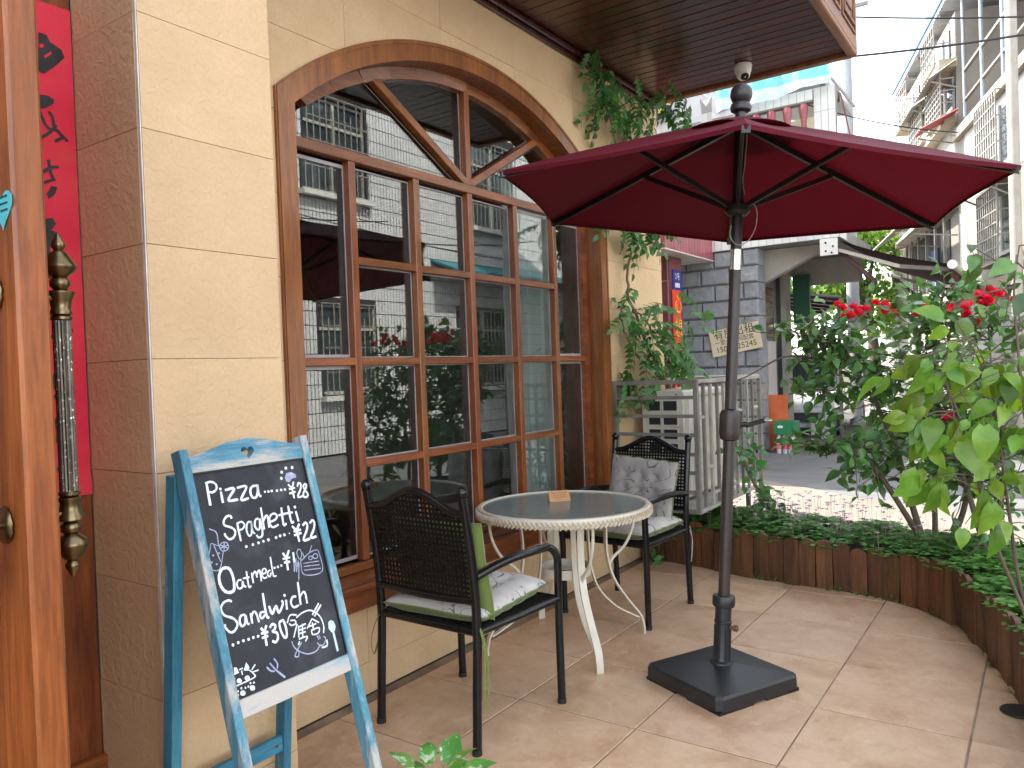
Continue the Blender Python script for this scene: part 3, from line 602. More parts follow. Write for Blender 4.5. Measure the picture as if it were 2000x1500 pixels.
for grp in clusters(CHALK, 9):
    for k, mb in strokes(grp, lambda u, v: e3(u, v, -.0138), en, .0004, None).items(): tag(mb.build({'w': 'chalk_writing', 'l': 'chalk_drawing', 'g': 'chalk_spoon'}[k], cw[k], brd), kind='stuff')
ink_parts()
rb = V((0, 2.065 - E0.y, 0))
for u in (.005, .388):
    mb = MB(); t = e3(u, 1.19, -.066); b_ = V((t.x, 2.06, 0)); mb.bar(b_, t, .03, .044, (0, 1, 0), .002); mb.build('rear_leg', blue2(2), ez)
def rear(u, f): t = e3(u, 1.19, -.066); return V((t.x, 2.06, 0)).lerp(t, f)
for f in (.20,): 
    mb = MB(); mb.bar(rear(.021, f) + V((0, -.006, 0)), rear(.372, f) + V((0, -.006, 0)), .02, .05, (0, 0, 1), .002); mb.build('rear_rail', blue2(0), ez)
mb = MB(); mb.bar(rear(.021, .93), rear(.372, .93), .02, .05, (0, 0, 1), .002); mb.build('rear_rail', blue2(0), ez)
mb = MB()
for f in (.20,):
    for u in (.04, .35): mb2 = MB(); mb2.lathe([(.001, 0), (.005, 0), (.005, .002), (.001, .003)], rear(u, f) + V((0, -.0165, 0)), (0, -1, 0), n=10); mb2.build('screw', M('rusty_screw', (.12, .06, .03), (.2, .12, .07), 40, rough=.6, metal=.7), ez)

# ---- patio chairs
blk = M('black_painted_metal', (.0045, .0048, .006), (.007, .0075, .009), 20, rough=.2, bumps=((90, .1, .001),), spec=.4)
blk_w = M('black_weave', (.005, .0047, .005), (.009, .008, .008), 40, rough=.4, bumps=((150, .2, .001),), spec=.2)
def make_chair(label):
    c = thing('patio_chair', (0, 0, 0), label, 'chair', 'black woven patio chairs')
    for s in (-1, 1):
        y = s*.245
        path = spline([(-.262, y, .0), (-.250, y, .22), (-.238, y, .45), (-.250, y, .66), (-.292, y, .935)], 6)
        mb = MB(); mb.tube(path, .0175, 14, rib=.07); l = mb.build('rear_post', blk, c, 50, True)
        mb = MB(); mb.ball((-.2935, y, .953), .0225, 12); mb.lathe([(.012, 0), (.02, .004), (.02, .008), (.012, .012)], (-.2925, y, .928), n=14); mb.build('finial', blk, c, 50, True)
        mb = MB(); mb.lathe([(.0165, -.001), (.0185, .0), (.0185, .018), (.0165, .02)], (-.262, y, 0), n=16); mb.build('foot', M('rubber_black', (.009, .009, .009), (.012, .012, .012), rough=.7), c, 40, True)
        yf = s*.268
        p = [(.268, yf, 0), (.266, yf, .25), (.268, yf, .45), (.270, yf, .58)] + [(.268 - .055*(1 - math.cos(a)), yf - s*.004*k, .592 + .062*math.sin(a)) for k, a in enumerate([.25, .6, .95, 1.3, 1.5708])] + [(.12, s*.262, .662), (-.02, s*.258, .664), (-.14, s*.254, .655), (-.243, s*.25, .640)]
        mb = MB(); mb.tube(spline(p, 3), .0172, 14, rib=.07); mb.build('armrest_leg', blk, c, 50, True)
        mb = MB(); mb.lathe([(.0165, -.001), (.0185, .0), (.0185, .018), (.0165, .02)], (.268, yf, 0), n=16); mb.build('foot', MATS['rubber_black'], c, 40, True)
        mb = MB(); mb.tube([(-.236, y + s*.0, .435), (.0, s*.255, .432), (.262, yf, .435)], .0145, 12); mb.build('seat_rail', blk, c, 50, True)
    mb = MB(); mb.tube([(-.236, -.24, .435), (-.238, .24, .435)], .0145, 12); mb.build('seat_rail', blk, c, 50, True)
    mb = MB(); mb.tube([(.262, -.262, .435), (.262, .262, .435)], .0145, 12); mb.build('seat_rail', blk, c, 50, True)
    def bx(z): return -.239 - .053*((z - .45)/.485)**1.4 if z > .45 else -.239       # x of the back plane
    def top(y): t = abs(y)/.245; return .872 + .075*(.5 + .5*math.cos(PI*min(1, t*1.05)))**1.1
    mb = MB(); mb.tube([(bx(top(y)) , y, top(y)) for y in [-.24 + .48*k/28 for k in range(29)]], .0155, 12); mb.build('top_rail', blk, c, 50, True)
    mb = MB(); mb.tube([(bx(.553), y, .553 - .010*(1 - (y/.24)**2)) for y in [-.24 + .48*k/14 for k in range(15)]], .0145, 12); mb.build('bottom_rail', blk, c, 50, True)
    mb = MB(); pt = .0190; w_ = .0048
    ny = int(.225/pt)
    for k in range(-ny, ny+1):
        y = k*pt; z1 = top(y) - .006; zs = [.552 + (z1 - .552)*q/8 for q in range(9)]
        for z0_, z1_ in zip(zs, zs[1:]): mb.bar((bx(z0_) + .001, y, z0_), (bx(z1_) + .001, y, z1_), w_*2, .0022, (1, 0, 0))
    z = .56; r_ = 0
    while z < .945:
        ys = [y for y in [-.238 + .476*k/60 for k in range(61)] if top(y) > z + .004]
        if ys and max(ys) - min(ys) > .04:
            if z > .87:                                              # only under the crest of the top rail
                mb.bar((bx(z) - .0015, min(ys), z), (bx(z) - .0015, max(ys), z), .0022, w_*2.1, (0, 0, 1))
            else: mb.bar((bx(z) - .0015, -.238, z), (bx(z) - .0015, .238, z), .0022, w_*2.1, (0, 0, 1))
        z += pt; r_ += 1
    tag(mb.build('woven_back', blk_w, c, None, True), kind='stuff')
    mb = MB()
    for k in range(34): mb.bar((-.23 + .015*k, -.25, .4415), (-.23 + .015*k, .25, .4415), .0095, .002)
    for k in range(33): mb.bar((-.235, -.24 + .015*k, .4442), (.26, -.24 + .015*k, .4442), .0095, .002)
    tag(mb.build('woven_seat', blk_w, c, None, True), kind='stuff')
    return c
ch1 = make_chair('black woven patio chair in front, its back to the chalkboard')
ch1.location = (2.437, 1.962, 0); ch1.rotation_euler = (0, 0, math.radians(-1.5))
ch2 = dup(ch1, (3.972, 2.0, 0), math.radians(175.5), 'black woven patio chair behind the round table by the air conditioner cage')

# ---- cushions
def floral(nm='floral_fabric', k0=1.0):
    m, nt, N, L, b = nodes_of(nm); vec = coords(nt)
    base = ramp(nt, noise(nt, vec, 7, 3), [(.3, (.58, .565, .55)), (.7, (.46, .445, .435))])
    n1 = noise(nt, vec, 9, 1, .4, .8); d = N.new('ShaderNodeMath'); d.operation = 'SUBTRACT'; d.inputs[1].default_value = .5; L.new(n1, d.inputs[0])
    ab = N.new('ShaderNodeMath'); ab.operation = 'ABSOLUTE'; L.new(d.outputs[0], ab.inputs[0])
    line = ramp(nt, ab.outputs[0], [(.011, (1, 1, 1)), (.019, (0, 0, 0))])
    mask = ramp(nt, noise(nt, vec, 13, 2), [(.44, (0, 0, 0)), (.50, (1, 1, 1))])
    col = mixc(nt, mixc(nt, 1.0, line, mask, 'MULTIPLY'), base, (.13, .12, .14))
    vo = N.new('ShaderNodeTexVoronoi'); vo.inputs['Scale'].default_value = 15; L.new(vec, vo.inputs['Vector'])
    fl = ramp(nt, vo.outputs['Distance'], [(.13, (1, 1, 1)), (.2, (0, 0, 0))]); m2 = ramp(nt, noise(nt, vec, 6, 2), [(.5, (0, 0, 0)), (.58, (1, 1, 1))])
    col = mixc(nt, mixc(nt, 1.0, fl, m2, 'MULTIPLY'), col, (.34, .31, .33))
    col = mixc(nt, 1.0, col, (k0, k0*.97, k0*.93), 'MULTIPLY'); L.new(col, b.inputs['Base Color']); b.inputs['Roughness'].default_value = .85; b.inputs['Sheen Weight'].default_value = .2
    p = bump(nt, b, noise(nt, vec, 400, 2), .25, .0008); bump(nt, b, noise(nt, vec, 22, 4), .35, .006, p); return m
flo = floral(k0=.92); flo2 = floral('grey_floral_fabric', .56); green_f = M('olive_fabric', (.125, .17, .035), (.10, .14, .028), 6, rough=.85, bumps=((260, .3, .001), (18, .4, .006)), sheen=.2)
def cushion(name, w, h, t, label, group):
    root = thing(name, (0, 0, 0), label, 'cushion', group)
    def hgt(u, v, s):
        a, b_ = abs(2*u-1), abs(2*v-1); e = max(0, 1 - a**5)*max(0, 1 - b_**5)
        d = 0
        for tu in (.27, .5, .73):
            for tv in (.27, .5, .73):
                if (tu == .5) != (tv == .5) and False: continue
                q = (u-tu)**2 + (v-tv)**2; d += .55*math.exp(-q/.0022) + .25*math.exp(-q/.010)
        return s*t*.5*(e**.5)*max(.3, 1 - d*.8) + .0022*math.sin(u*41)*math.sin(v*37)*e
    def out(u, v):
        x, y = (u-.5)*w, (v-.5)*h; k = 1 + .018*math.sin(u*33 + v*7)*(1 if max(abs(2*u-1), abs(2*v-1)) > .85 else 0); return x*k, y*k
    mb = MB(); mb.grid(lambda u, v: (*out(u, v), hgt(u, v, 1)), 40, 40); mb.build('cover', flo if name == 'seat_cushion' else flo2, root, 70, True)
    mb = MB(); mb.grid(lambda u, v: (*out(u, v), hgt(u, v, -1) - .0005), 40, 40); mb.build('backing', green_f, root, 70, True)
    mb = MB()
    per = [(u/10, 0) for u in range(11)] + [(1, v/10) for v in range(1, 11)] + [(1-u/10, 1) for u in range(1, 11)] + [(0, 1-v/10) for v in range(1, 10)]
    mb.tube([(*out(u, v), 0) for u, v in per], .0042, 6, closed=True); mb.build('piping', green_f, root, 60, True)
    return root
def put(o, p, rx=0, ry=0, rz=0): o.location = p; o.rotation_euler = (rx, ry, rz)
cu1 = cushion('seat_cushion', .48, .47, .095, 'tufted floral seat cushion with olive underside on the front chair', 'chair cushions'); put(cu1, (2.452, 1.965, .484), .0, math.radians(-1), math.radians(3))
cu2 = dup(cu1, (3.955, 2.002, .484), math.radians(176), 'tufted floral seat cushion on the chair behind the round table', 'chair cushions')
cu3 = cushion('back_cushion', .43, .37, .085, 'floral back cushion with olive backing leaning on the front chair', 'chair cushions')
cu3.rotation_euler = Matrix(((0, -.17, .985), (1, 0, 0), (0, .985, .17))).to_euler(); cu3.location = (2.262, 1.935, .640)
cu4 = dup(cu3, (4.130, 1.985, .655), 0, 'greyish floral back cushion propped up on the chair behind the table', 'chair cushions')
ca, sa = math.cos(math.radians(176)), math.sin(math.radians(176)); rz = Matrix(((ca, -sa, 0), (sa, ca, 0), (0, 0, 1)))
cu4.rotation_euler = (rz @ Matrix(((0, -.20, .98), (1, 0, 0), (0, .98, .20))) @ Matrix.Rotation(math.radians(-4), 3, 'Z')).to_euler()
def ties(root, pts, mat):
    inv = Matrix.LocRotScale(root.location, root.rotation_euler, None).inverted()
    mb = MB(); mb.tube([inv @ V(p) for p in spline(pts, 6)], .0042, 6, flat=.35); mb.build('tie_ribbon', mat, root, 60, True)
olive = MATS['olive_fabric']; pale_f = M('pale_ribbon', (.55, .55, .50), (.48, .48, .43), rough=.9)
ties(cu1, [(2.225, 1.745, .47), (2.19, 1.705, .45), (2.20, 1.695, .36), (2.195, 1.70, .24), (2.20, 1.693, .16)], olive)
ties(cu1, [(2.225, 1.745, .47), (2.20, 1.70, .42), (2.208, 1.69, .32), (2.203, 1.685, .20)], olive)
ties(cu1, [(2.225, 2.19, .47), (2.185, 2.215, .42), (2.165, 2.235, .34), (2.18, 2.24, .27), (2.20, 2.23, .33), (2.195, 2.215, .41)], olive)
ties(cu2, [(4.17, 1.775, .475), (4.215, 1.735, .46), (4.225, 1.72, .38), (4.20, 1.715, .30), (4.19, 1.715, .25)], pale_f)
ties(cu2, [(4.17, 1.775, .475), (4.20, 1.725, .43), (4.21, 1.71, .36), (4.19, 1.71, .27)], pale_f)
ties(cu4, [(4.17, 2.20, .62), (4.19, 2.25, .63), (4.20, 2.26, .56), (4.18, 2.24, .54)], pale_f)

# ---- round table
TC = V((3.307, 2.02, 0)); TZ = .700; TR = .436
tb = thing('round_table', TC, 'round glass topped patio table with cream braided rim and curved legs', 'table')
cream = M('cream_painted_metal', (.62, .57, .47), (.56, .51, .41), 10, rough=.38, dirt=((.38, .31, .22), 16, .66, .8), bumps=((60, .1, .001),))
wick = M('cream_braid', (.56, .48, .36), (.46, .38, .27), 30, rough=.6, var=.12, island=True)
mb = MB(); mb.lathe([(.001, 0), (.408, 0), (.411, .003), (.408, .006), (.001, .006)], TC + V((0, 0, TZ - .006)), n=72)
mb.build('glass_top', glassmat('table_glass', 1.5, (.50, .57, .54), .09, .6, (.36, .40, .37), (38, .35, .004)), tb, 30)
mb = MB(); mb.lathe([(.404, -.012), (.404, .002), (.412, .007), (.428, .005), (.432, -.004), (.432, -.036), (.420, -.040)], TC + V((0, 0, TZ)), n=96); mb.build('rim_frame', cream, tb, 30)
mb = MB(); nb = 118
for k in range(nb):
    for row, (za, zb_) in enumerate(((-.006, -.024), (-.0385, -.021))):
        a0, a1 = 2*PI*(k + .5*row)/nb, 2*PI*(k + .5*row + .72)/nb
        pts = [TC + V(((TR - .002 + .0035*math.sin(PI*q/4))*math.cos(a0 + (a1-a0)*q/4), (TR - .002 + .0035*math.sin(PI*q/4))*math.sin(a0 + (a1-a0)*q/4), TZ + za + (zb_-za)*q/4)) for q in range(5)]
        mb.tube(pts, .0056, 6)
tag(mb.build('braided_rim', wick, tb, 50), kind='stuff')
for k in range(4):
    a = math.radians(-129 + 90*k); d = V((math.cos(a), math.sin(a), 0)); s_ = V((-d.y, d.x, 0))
    A_ = spline([(.235, .662), (.225, .55), (.235, .42), (.275, .30), (.345, .19), (.405, .10), (.420, .045), (.423, 0)], 5)if False else spline([(.235, .662, 0), (.222, .55, 0), (.225, .42, 0), (.26, .30, 0), (.33, .19, 0), (.395, .105, 0), (.415, .045, 0), (.418, 0, 0)], 5)
    B_ = spline([(.128, .662, 0), (.126, .52, 0), (.135, .38, 0), (.175, .26, 0), (.26, .165, 0), (.34, .115, 0), (.392, .088, 0)], 5)
    def strip(prof, off, wid, th):
        mb = MB(); L_ = [TC + d*p.x + s_*off + V((0, 0, p.y)) for p in prof]
        for p, q in zip(L_, L_[1:]): pass
        n = len(L_); vs = []
        for i, p in enumerate(L_):
            t = (L_[min(i+1, n-1)] - L_[max(i-1, 0)]).normalized(); nn = t.cross(s_).normalized()
            vs += [p + s_*wid/2 + nn*th/2, p - s_*wid/2 + nn*th/2, p - s_*wid/2 - nn*th/2, p + s_*wid/2 - nn*th/2]
        fs = [(i*4+j, i*4+(j+1) % 4, i*4+4+(j+1) % 4, i*4+4+j) for i in range(n-1) for j in range(4)] + [(3, 2, 1, 0), tuple(n*4-4+j for j in range(4))]
        return mb.add(vs, fs)
    leg = strip(A_, 0, .034, .008).build('leg', cream, tb, 35)
    strip(B_, .0, .026, .007).build('inner_leg', cream, leg, 35)
    mb = MB(); C_ = spline([(.39, .665, 0), (.375, .56, 0), (.33, .47, 0), (.262, .41, 0), (.234, .37, 0)], 5)
    mb.tube([TC + d*p.x + V((0, 0, p.y)) for p in C_], .0075, 8); mb.build('brace_rod', cream, leg, 40)
    for z in (.392, .362):
        mb = MB(); mb.lathe([(.001, .006), (.006, .005), (.008, .002), (.008, 0)][::-1], TC + d*.232 + V((0, 0, z)), d, n=10); mb.build('bolt', cream, leg, 40)
mb = MB(); mb.lathe([(.120, .352), (.128, .352), (.128, .398), (.120, .398), (.120, .352)], TC, n=40)
for k in range(2):
    a = math.radians(-129 + 90*k); d = V((math.cos(a), math.sin(a), 0)); mb.bar(TC - d*.12 + V((0, 0, .375 + .002*k)), TC + d*.12 + V((0, 0, .375 + .002*k)), .02, .006)
mb.build('ring_brace', cream, tb, 35)
for r_, z in ((.24, .6685),):
    mb = MB(); mb.tube([TC + V((r_*math.cos(2*PI*k/40), r_*math.sin(2*PI*k/40), z)) for k in range(40)], .009, 8, closed=True); mb.build('top_ring', cream, tb, 40)
for k in range(4):
    a = math.radians(-129 + 90*k); d = V((math.cos(a), math.sin(a), 0)); mb = MB(); mb.bar(TC + d*.1 + V((0, 0, .681)), TC + d*.41 + V((0, 0, .681)), .022, .012); mb.build('top_bar', cream, tb)
card = thing('place_card', (3.40, 2.085, TZ), 'small folded kraft paper card standing on the glass table', 'card')
kraft = M('kraft_paper', (.52, .30, .15), (.42, .23, .11), 14, rough=.8)
cd, cn = V((.73, -.68, 0)).normalized(), V((-.68, -.73, 0)).normalized(); c0 = V((3.395, 2.10, TZ + .0015))
mb = MB()
for s in (1, -1): mb.prism([c0 - cd*.055 + cn*.028*s, c0 + cd*.055 + cn*.028*s, c0 + cd*.055 + V((0, 0, .052)), c0 - cd*.055 + V((0, 0, .052))], cn*s*.0012)
mb.build('paper', kraft, card)
mb = MB()
for r_, (z, n, w_) in enumerate(((.040, 5, .013), (.030, 4, .013), (.020, 6, .009), (.011, 3, .009))):
    for k in range(n):
        f = z/.052; p = c0 + cd*((k - n/2 + .5)*w_*1.3) + cn*(.028*(1-f) + .0022) + V((0, 0, z)); mb.obox(p, (cd, V((0, 0, .88)) - cn*.47, cn), (w_*.42, .0028, .0002))
mb.build('printing', M('orange_print', (.34, .12, .04), (.28, .09, .03), rough=.8), card)

# ---- parasol and its base
ub = V((3.194, 1.191, 0)); apex = V((3.352, 1.080, 2.455)); ax = (apex - ub).normalized()
bs = thing('parasol_stand', ub, 'square black plastic parasol base filled for weight standing on the tiles', 'parasol base')
bp = M('black_base_plastic', (.011, .012, .0135), (.017, .018, .020), 6, rough=.42, bumps=((70, .15, .001),), dirt=((.032, .034, .036), 5, .55, .8))
ra = math.radians(-26); du, dv_ = V((math.cos(ra), math.sin(ra), 0)), V((-math.sin(ra), math.cos(ra), 0))
def sq(h, z, c=.02):
    return [ub + du*x + dv_*y + V((0, 0, z)) for x, y in ((-h+c, -h), (h-c, -h), (h, -h+c), (h, h-c), (h-c, h), (-h+c, h), (-h, h-c), (-h, -h+c))]
mb = MB(); lv = [sq(.226, .012), sq(.228, .018), sq(.228, .060, .022), sq(.220, .070, .02), sq(.05, .098, .012)]; vs = sum(lv, [])
fs = [(i*8+k, i*8+(k+1) % 8, i*8+8+(k+1) % 8, i*8+8+k) for i in range(4) for k in range(8)] + [tuple(range(7, -1, -1)), tuple(32 + k for k in range(8))]
mb.add(vs, fs); mb.build('block', bp, bs, 25)
for k in range(4):
    d_ = (du, dv_, -du, -dv_)[k]; e_ = (dv_, -du, -dv_, du)[k]
    for s in (-1, 1):
        mb = MB(); mb.obox(ub + d_*.19 + e_*s*.13 + V((0, 0, .0065)), (d_, e_, V((0, 0, 1))), (.034, .094, .006)); mb.build('foot', bp, bs)
def along(z): return ub + ax*(z/ax.z)
mb = MB(); mb.lathe([(.052, .094), (.050, .102), (.036, .108), (.0335, .115), (.0335, .265), (.037, .268), (.037, .276), (.0335, .279), (.0345, .335), (.045, .338), (.0475, .345), (.0475, .378), (.044, .384), (.030, .385)], ub, ax, n=28); mb.build('tube', bp, bs, 35)
for k in range(8):
    a = 2*PI*k/8; q = V((math.cos(a), math.sin(a), 0)); mb = MB(); mb.bar(along(.106) + q*.035, along(.255) + q*.035, .005, .006, q); mb.build('rib', bp, bs)
mb = MB(); kd = (V((.571, -.82, 0))*.8 - V((.82, .572, 0))*.6).normalized(); mb.lathe([(.008, .03), (.008, .048), (.014, .05), (.014, .062), (.010, .066), (.001, .066)], along(.25), kd, n=14); mb.build('clamp_screw', M('rusty_screw', (0, 0, 0)), bs, 35)
um = thing('parasol', ub + V((0, 0, .1)), 'tilted burgundy hexagonal parasol with black ribs and crank pole', 'parasol')
brown_p = M('dark_brown_paint', (.030, .020, .018), (.038, .026, .023), 12, rough=.38, bumps=((50, .08, .001),))
blk_p = M('black_pole_paint', (.010, .009, .010), (.014, .013, .014), 10, rough=.3)
steel = M('polished_steel', (.62, .60, .56), (.42, .40, .37), 22, stretch=(1, 1, .2), rough=.18, metal=1)
mb = MB(); mb.tube([along(.13), along(1.78)], .0243, 24); mb.build('lower_pole', brown_p, um, 50)
mb = MB(); mb.tube([along(1.775), along(1.87)], .0225, 24); mb.build('joint_sleeve', steel, um, 50)
mb = MB(); mb.tube([along(1.868), along(2.46)], .0235, 24); mb.build('upper_pole', blk_p, um, 50)
mb = MB(); mb.lathe([(.025, 0), (.038, .006), (.043, .022), (.0445, .030), (.0445, .108), (.043, .116), (.038, .130), (.025, .138)], along(1.045), ax, n=28)
mb.lathe([(.0455, .042), (.0455, .046)], along(1.045), ax, n=28); mb.lathe([(.0455, .092), (.0455, .096)], along(1.045), ax, n=28)
crank = mb.build('crank_housing', brown_p, um, 35)
hd = V((.62, -.78, .02)).normalized(); h0 = along(1.112)
mb = MB(); mb.tube([h0 + hd*.04, h0 + hd*.075], .012, 12); mb.bar(h0 + hd*.07 + V((0, 0, -.006)), h0 + hd*.155 + V((0, 0, .012)), .012, .020, ch=.003); mb.build('crank_handle', blk_p, crank, 35)
mb = MB(); mb.tube([h0 + hd*.150 + V((0, 0, .012)), h0 + hd*.185 + V((0, 0, .008))], .0075, 10); mb.build('crank_tip', steel, crank, 40)
# canopy: six tips on a tilted ring
rc = V((3.336, 1.11, 2.088)); rn = V((.042, -.079, 1)).normalized(); ra_ = (V((1, 0, 0)) - rn*rn.x).normalized(); rb_ = rn.cross(ra_)
RR, PH = 1.061, math.radians(20.4)
tips = [rc + (ra_*math.cos(PH + k*PI/3) + rb_*math.sin(PH + k*PI/3))*RR for k in range(6)]
fab = M('burgundy_fabric', (.112, .0036, .015), (.098, .0032, .013), 5, rough=.75, bumps=((500, .25, .0006), (4, .25, .01)), spec=.25)
def fabric_trans(m):
    nt = m.node_tree; N, L = nt.nodes, nt.links; b = N['Principled BSDF']; tr = N.new('ShaderNodeBsdfTranslucent'); tr.inputs[0].default_value = (.26, .006, .018, 1)
    mx = N.new('ShaderNodeMixShader'); mx.inputs[0].default_value = .12; L.new(b.outputs[0], mx.inputs[1]); L.new(tr.outputs[0], mx.inputs[2]); L.new(mx.outputs[0], N['Material Output'].inputs['Surface'])
fabric_trans(fab)
hub = along(2.425); top_c = hub + rn*.012
mb = MB()
for k in range(6):
    a, b_ = tips[k], tips[(k+1) % 6]
    def f(u, v, a=a, b_=b_):
        r = .02 + .98*u; p = top_c.lerp(a, r).lerp(top_c.lerp(b_, r), v); s = 4*v*(1-v)
        p = p + (top_c - p).normalized()*(s*.030*u*u) - rn*(.028*s*u*(1-.55*u)) + rn*(.010*math.sin(PI*u))*(1-s)
        return p
    mb.grid(f, 14, 10)
can_u = mb.build('canopy', fab, um, 60)
mb = MB()
for k in range(6):
    a, b_ = tips[k], tips[(k+1) % 6]; pts = []
    for q in range(13):
        v = q/12; s = 4*v*(1-v); p = a.lerp(b_, v); p = p + (top_c - p).normalized()*(s*.030) - rn*(.028*s*.45); pts.append(p)
    mb.ring([p for p in pts], [p + rn*(-.016) + (top_c - p).normalized()*.004 for p in pts], (top_c - pts[6]).normalized()*.002)
mb.build('hem', fab, can_u)
vt = hub + rn*.012
mb = MB()
for k in range(6):
    a, b_ = hub.lerp(tips[k], .23) + rn*.006, hub.lerp(tips[(k+1) % 6], .23) + rn*.006
    mb.grid(lambda u, v, a=a, b_=b_: vt.lerp(a.lerp(b_, v), .03 + .97*u) + rn*(.012*math.sin(PI*u)*(1 if u < 1 else 0)) + rn*(.022*math.sin(PI*v)*u*u) + (a.lerp(b_, v) - vt).normalized()*(.05*math.sin(PI*v)*u), 8, 10)
mb.build('vent_cap', fab, um, 60)
run = along(2.052)
for k in range(6):
    t = tips[k]; d = (t - hub); e = hub.lerp(t, .985) - rn*.016; st_ = hub + d.normalized()*.03 - rn*.014
    mb = MB(); mb.bar(st_, e, .019, .026, rn, .002); rib = mb.build('rib', blk_p, um)
    mid = hub.lerp(t, .45) - rn*.028; off = (run - ub).cross(d).normalized()*0
    mb = MB(); q = (t - run); q = (q - ax*q.dot(ax)).normalized(); mb.bar(run + q*.035, mid, .016, .022, rn, .002); mb.build('strut', blk_p, rib)
    mb = MB(); mb.obox(e - d.normalized()*.03, (d.normalized(), rn, d.normalized().cross(rn)), (.04, .012, .014)); mb.build('tip_pocket', M('black_plastic', (0, 0, 0)), rib)
mb = MB(); mb.lathe([(.025, -.04), (.04, -.035), (.052, -.02), (.052, .005), (.035, .012), (.025, .03)], run, ax, n=18); mb.build('runner', blk_p, um, 35)
mb = MB(); mb.lathe([(.025, -.03), (.05, -.025), (.05, .0), (.03, .01)], hub, ax, n=18); mb.build('top_hub', blk_p, um, 35)
fin_m = M('dark_turned_wood', (.022, .020, .022), (.035, .030, .032), 9, rough=.4, bumps=((40, .2, .002),))
mb = MB(); fb = hub + ax*.036; mb.lathe([(.03, 0), (.042, .008), (.046, .022), (.041, .036), (.030, .044), (.038, .05), (.046, .068), (.047, .082), (.044, .100), (.034, .114), (.018, .122), (.001, .124)], fb, ax, n=24); mb.build('finial', fin_m, um, 40)
cord_m = M('pale_cord', (.48, .42, .34), (.36, .31, .25), 60, rough=.9)
s0 = V((.571, -.82, -.036)); f0 = V((-.82, -.572, 0))
def near(z, sx, off=.03): return along(z) + s0*sx + f0*off
mb = MB(); mb.tube(spline([near(2.36, .022), near(2.30, .020), near(2.22, .016), near(2.16, .010), near(2.10, .020)], 5), .0022, 6)
mb.tube(spline([near(2.08, .05), near(2.03, .075), near(1.96, .072), near(1.90, .04), near(1.885, -.005), near(1.92, -.035), near(1.97, -.033)], 6), .0022, 6); mb.build('cord', cord_m, um, 60)
# ------------------------------------------------------------------ the planter edging and soil
soil_m = M('soil', (.055, .040, .028), (.085, .065, .045), 12, rough=.95, bumps=((25, .8, .02), (90, .5, .006)))
inner = spline([(5.06, 2.45, 0), (5.02, 2.07, 0), (4.93, 1.70, 0), (4.868, 1.324, 0), (4.80, .80, 0), (4.535, .455, 0), (4.05, .245, 0), (3.66, .125, 0), (3.2, .03, 0), (2.6, -.08, 0), (1.8, -.17, 0), (.9, -.30, 0)], 10)
def offset(l, d):
    o = []
    for i, p in enumerate(l):
        t = (l[min(i+1, len(l)-1)] - l[max(i-1, 0)]).normalized(); o.append(p + V((-t.y, t.x, 0))*d)
    return o
outer = offset(inner, .80)
def resample(l, step):
    out = [l[0]]; acc = 0
    for a, b in zip(l, l[1:]):
        d = (b - a).length; pos = step - acc
        while pos <= d: out.append(a.lerp(b, pos/d)); pos += step
        acc = (acc + d) % step
    return out
def pick_mat(i): return wood('edging_wood_%d' % i, ((.16, .062, .020), (.12, .044, .015), (.20, .088, .030))[i], (.055, .021, .008), 2, rough=.6, coat=.05, g=22, var=.28, bstr=.5, worn=((.035, .022, .014), 3, .56, .72))
def edging(line, name, label, hb):
    root = thing(name, line[0], label, 'garden edging'); st = resample(line, .0985); meshes = []
    for q in range(6):
        w, t = .0475, .011; n = 7; pr = [(-w, -.06), (w, -.06)] + [(w*math.cos(a), .0 + .032*math.sin(a)) for a in [PI*k/n for k in range(n+1)]]
        if q % 3 == 1: pr = [(x, y if y < .02 else y*.9 + .001) for x, y in pr]
        mb = MB(); mb.prism([(x, -t, z) for x, z in pr], (0, 2*t, 0)); meshes.append(mesh_only(mb, 'picket', pick_mat(q % 3)))
    for i, p in enumerate(st[:-1]):
        t = (st[i+1] - p).normalized(); h = hb + R.uniform(-.016, .012) + .012*math.sin(i*.7)
        # the picket body hangs below its rounded head: scale z of the part below zero through a tall copy
        mx = Matrix.Translation(p - line[0] + V((0, 0, h)) + t*.049) @ Matrix((( t.x, -t.y, 0, 0), (t.y, t.x, 0, 0), (0, 0, 1, 0), (0, 0, 0, 1))) @ Matrix.Rotation(R.uniform(-.035, .035), 4, 'Y') @ Matrix.Rotation(R.uniform(-.05, .05), 4, 'X')
        inst('picket', meshes[(i*5 + i//4) % 6], root, mx)
    for m_ in meshes:
        for v_ in m_.vertices:
            if v_.co.z < -.05: v_.co.z = -(hb + .02)
    return root
edging(inner, 'wooden_edging', 'curved low edging of brown rounded wooden pickets beside the patio', .262)
edging(outer[:70], 'wooden_edging', 'outer row of dark wooden pickets on the street side of the planter', .235)
mb = MB(); n = len(inner)
iz, oz = offset(inner, .014), offset(inner, .786)
vs = []; 
for i in range(n):
    for k in range(7):
        p = iz[i].lerp(oz[i], k/6); vs.append((p.x, p.y, .215 + .035*math.sin(PI*k/6) + R.uniform(-.012, .012)))
mb.add(vs, [(i*7+k, i*7+k+1, i*7+8+k, i*7+7+k) for i in range(n-1) for k in range(6)])
tag(mb.build('planter_soil', soil_m, smooth=60), kind='structure')

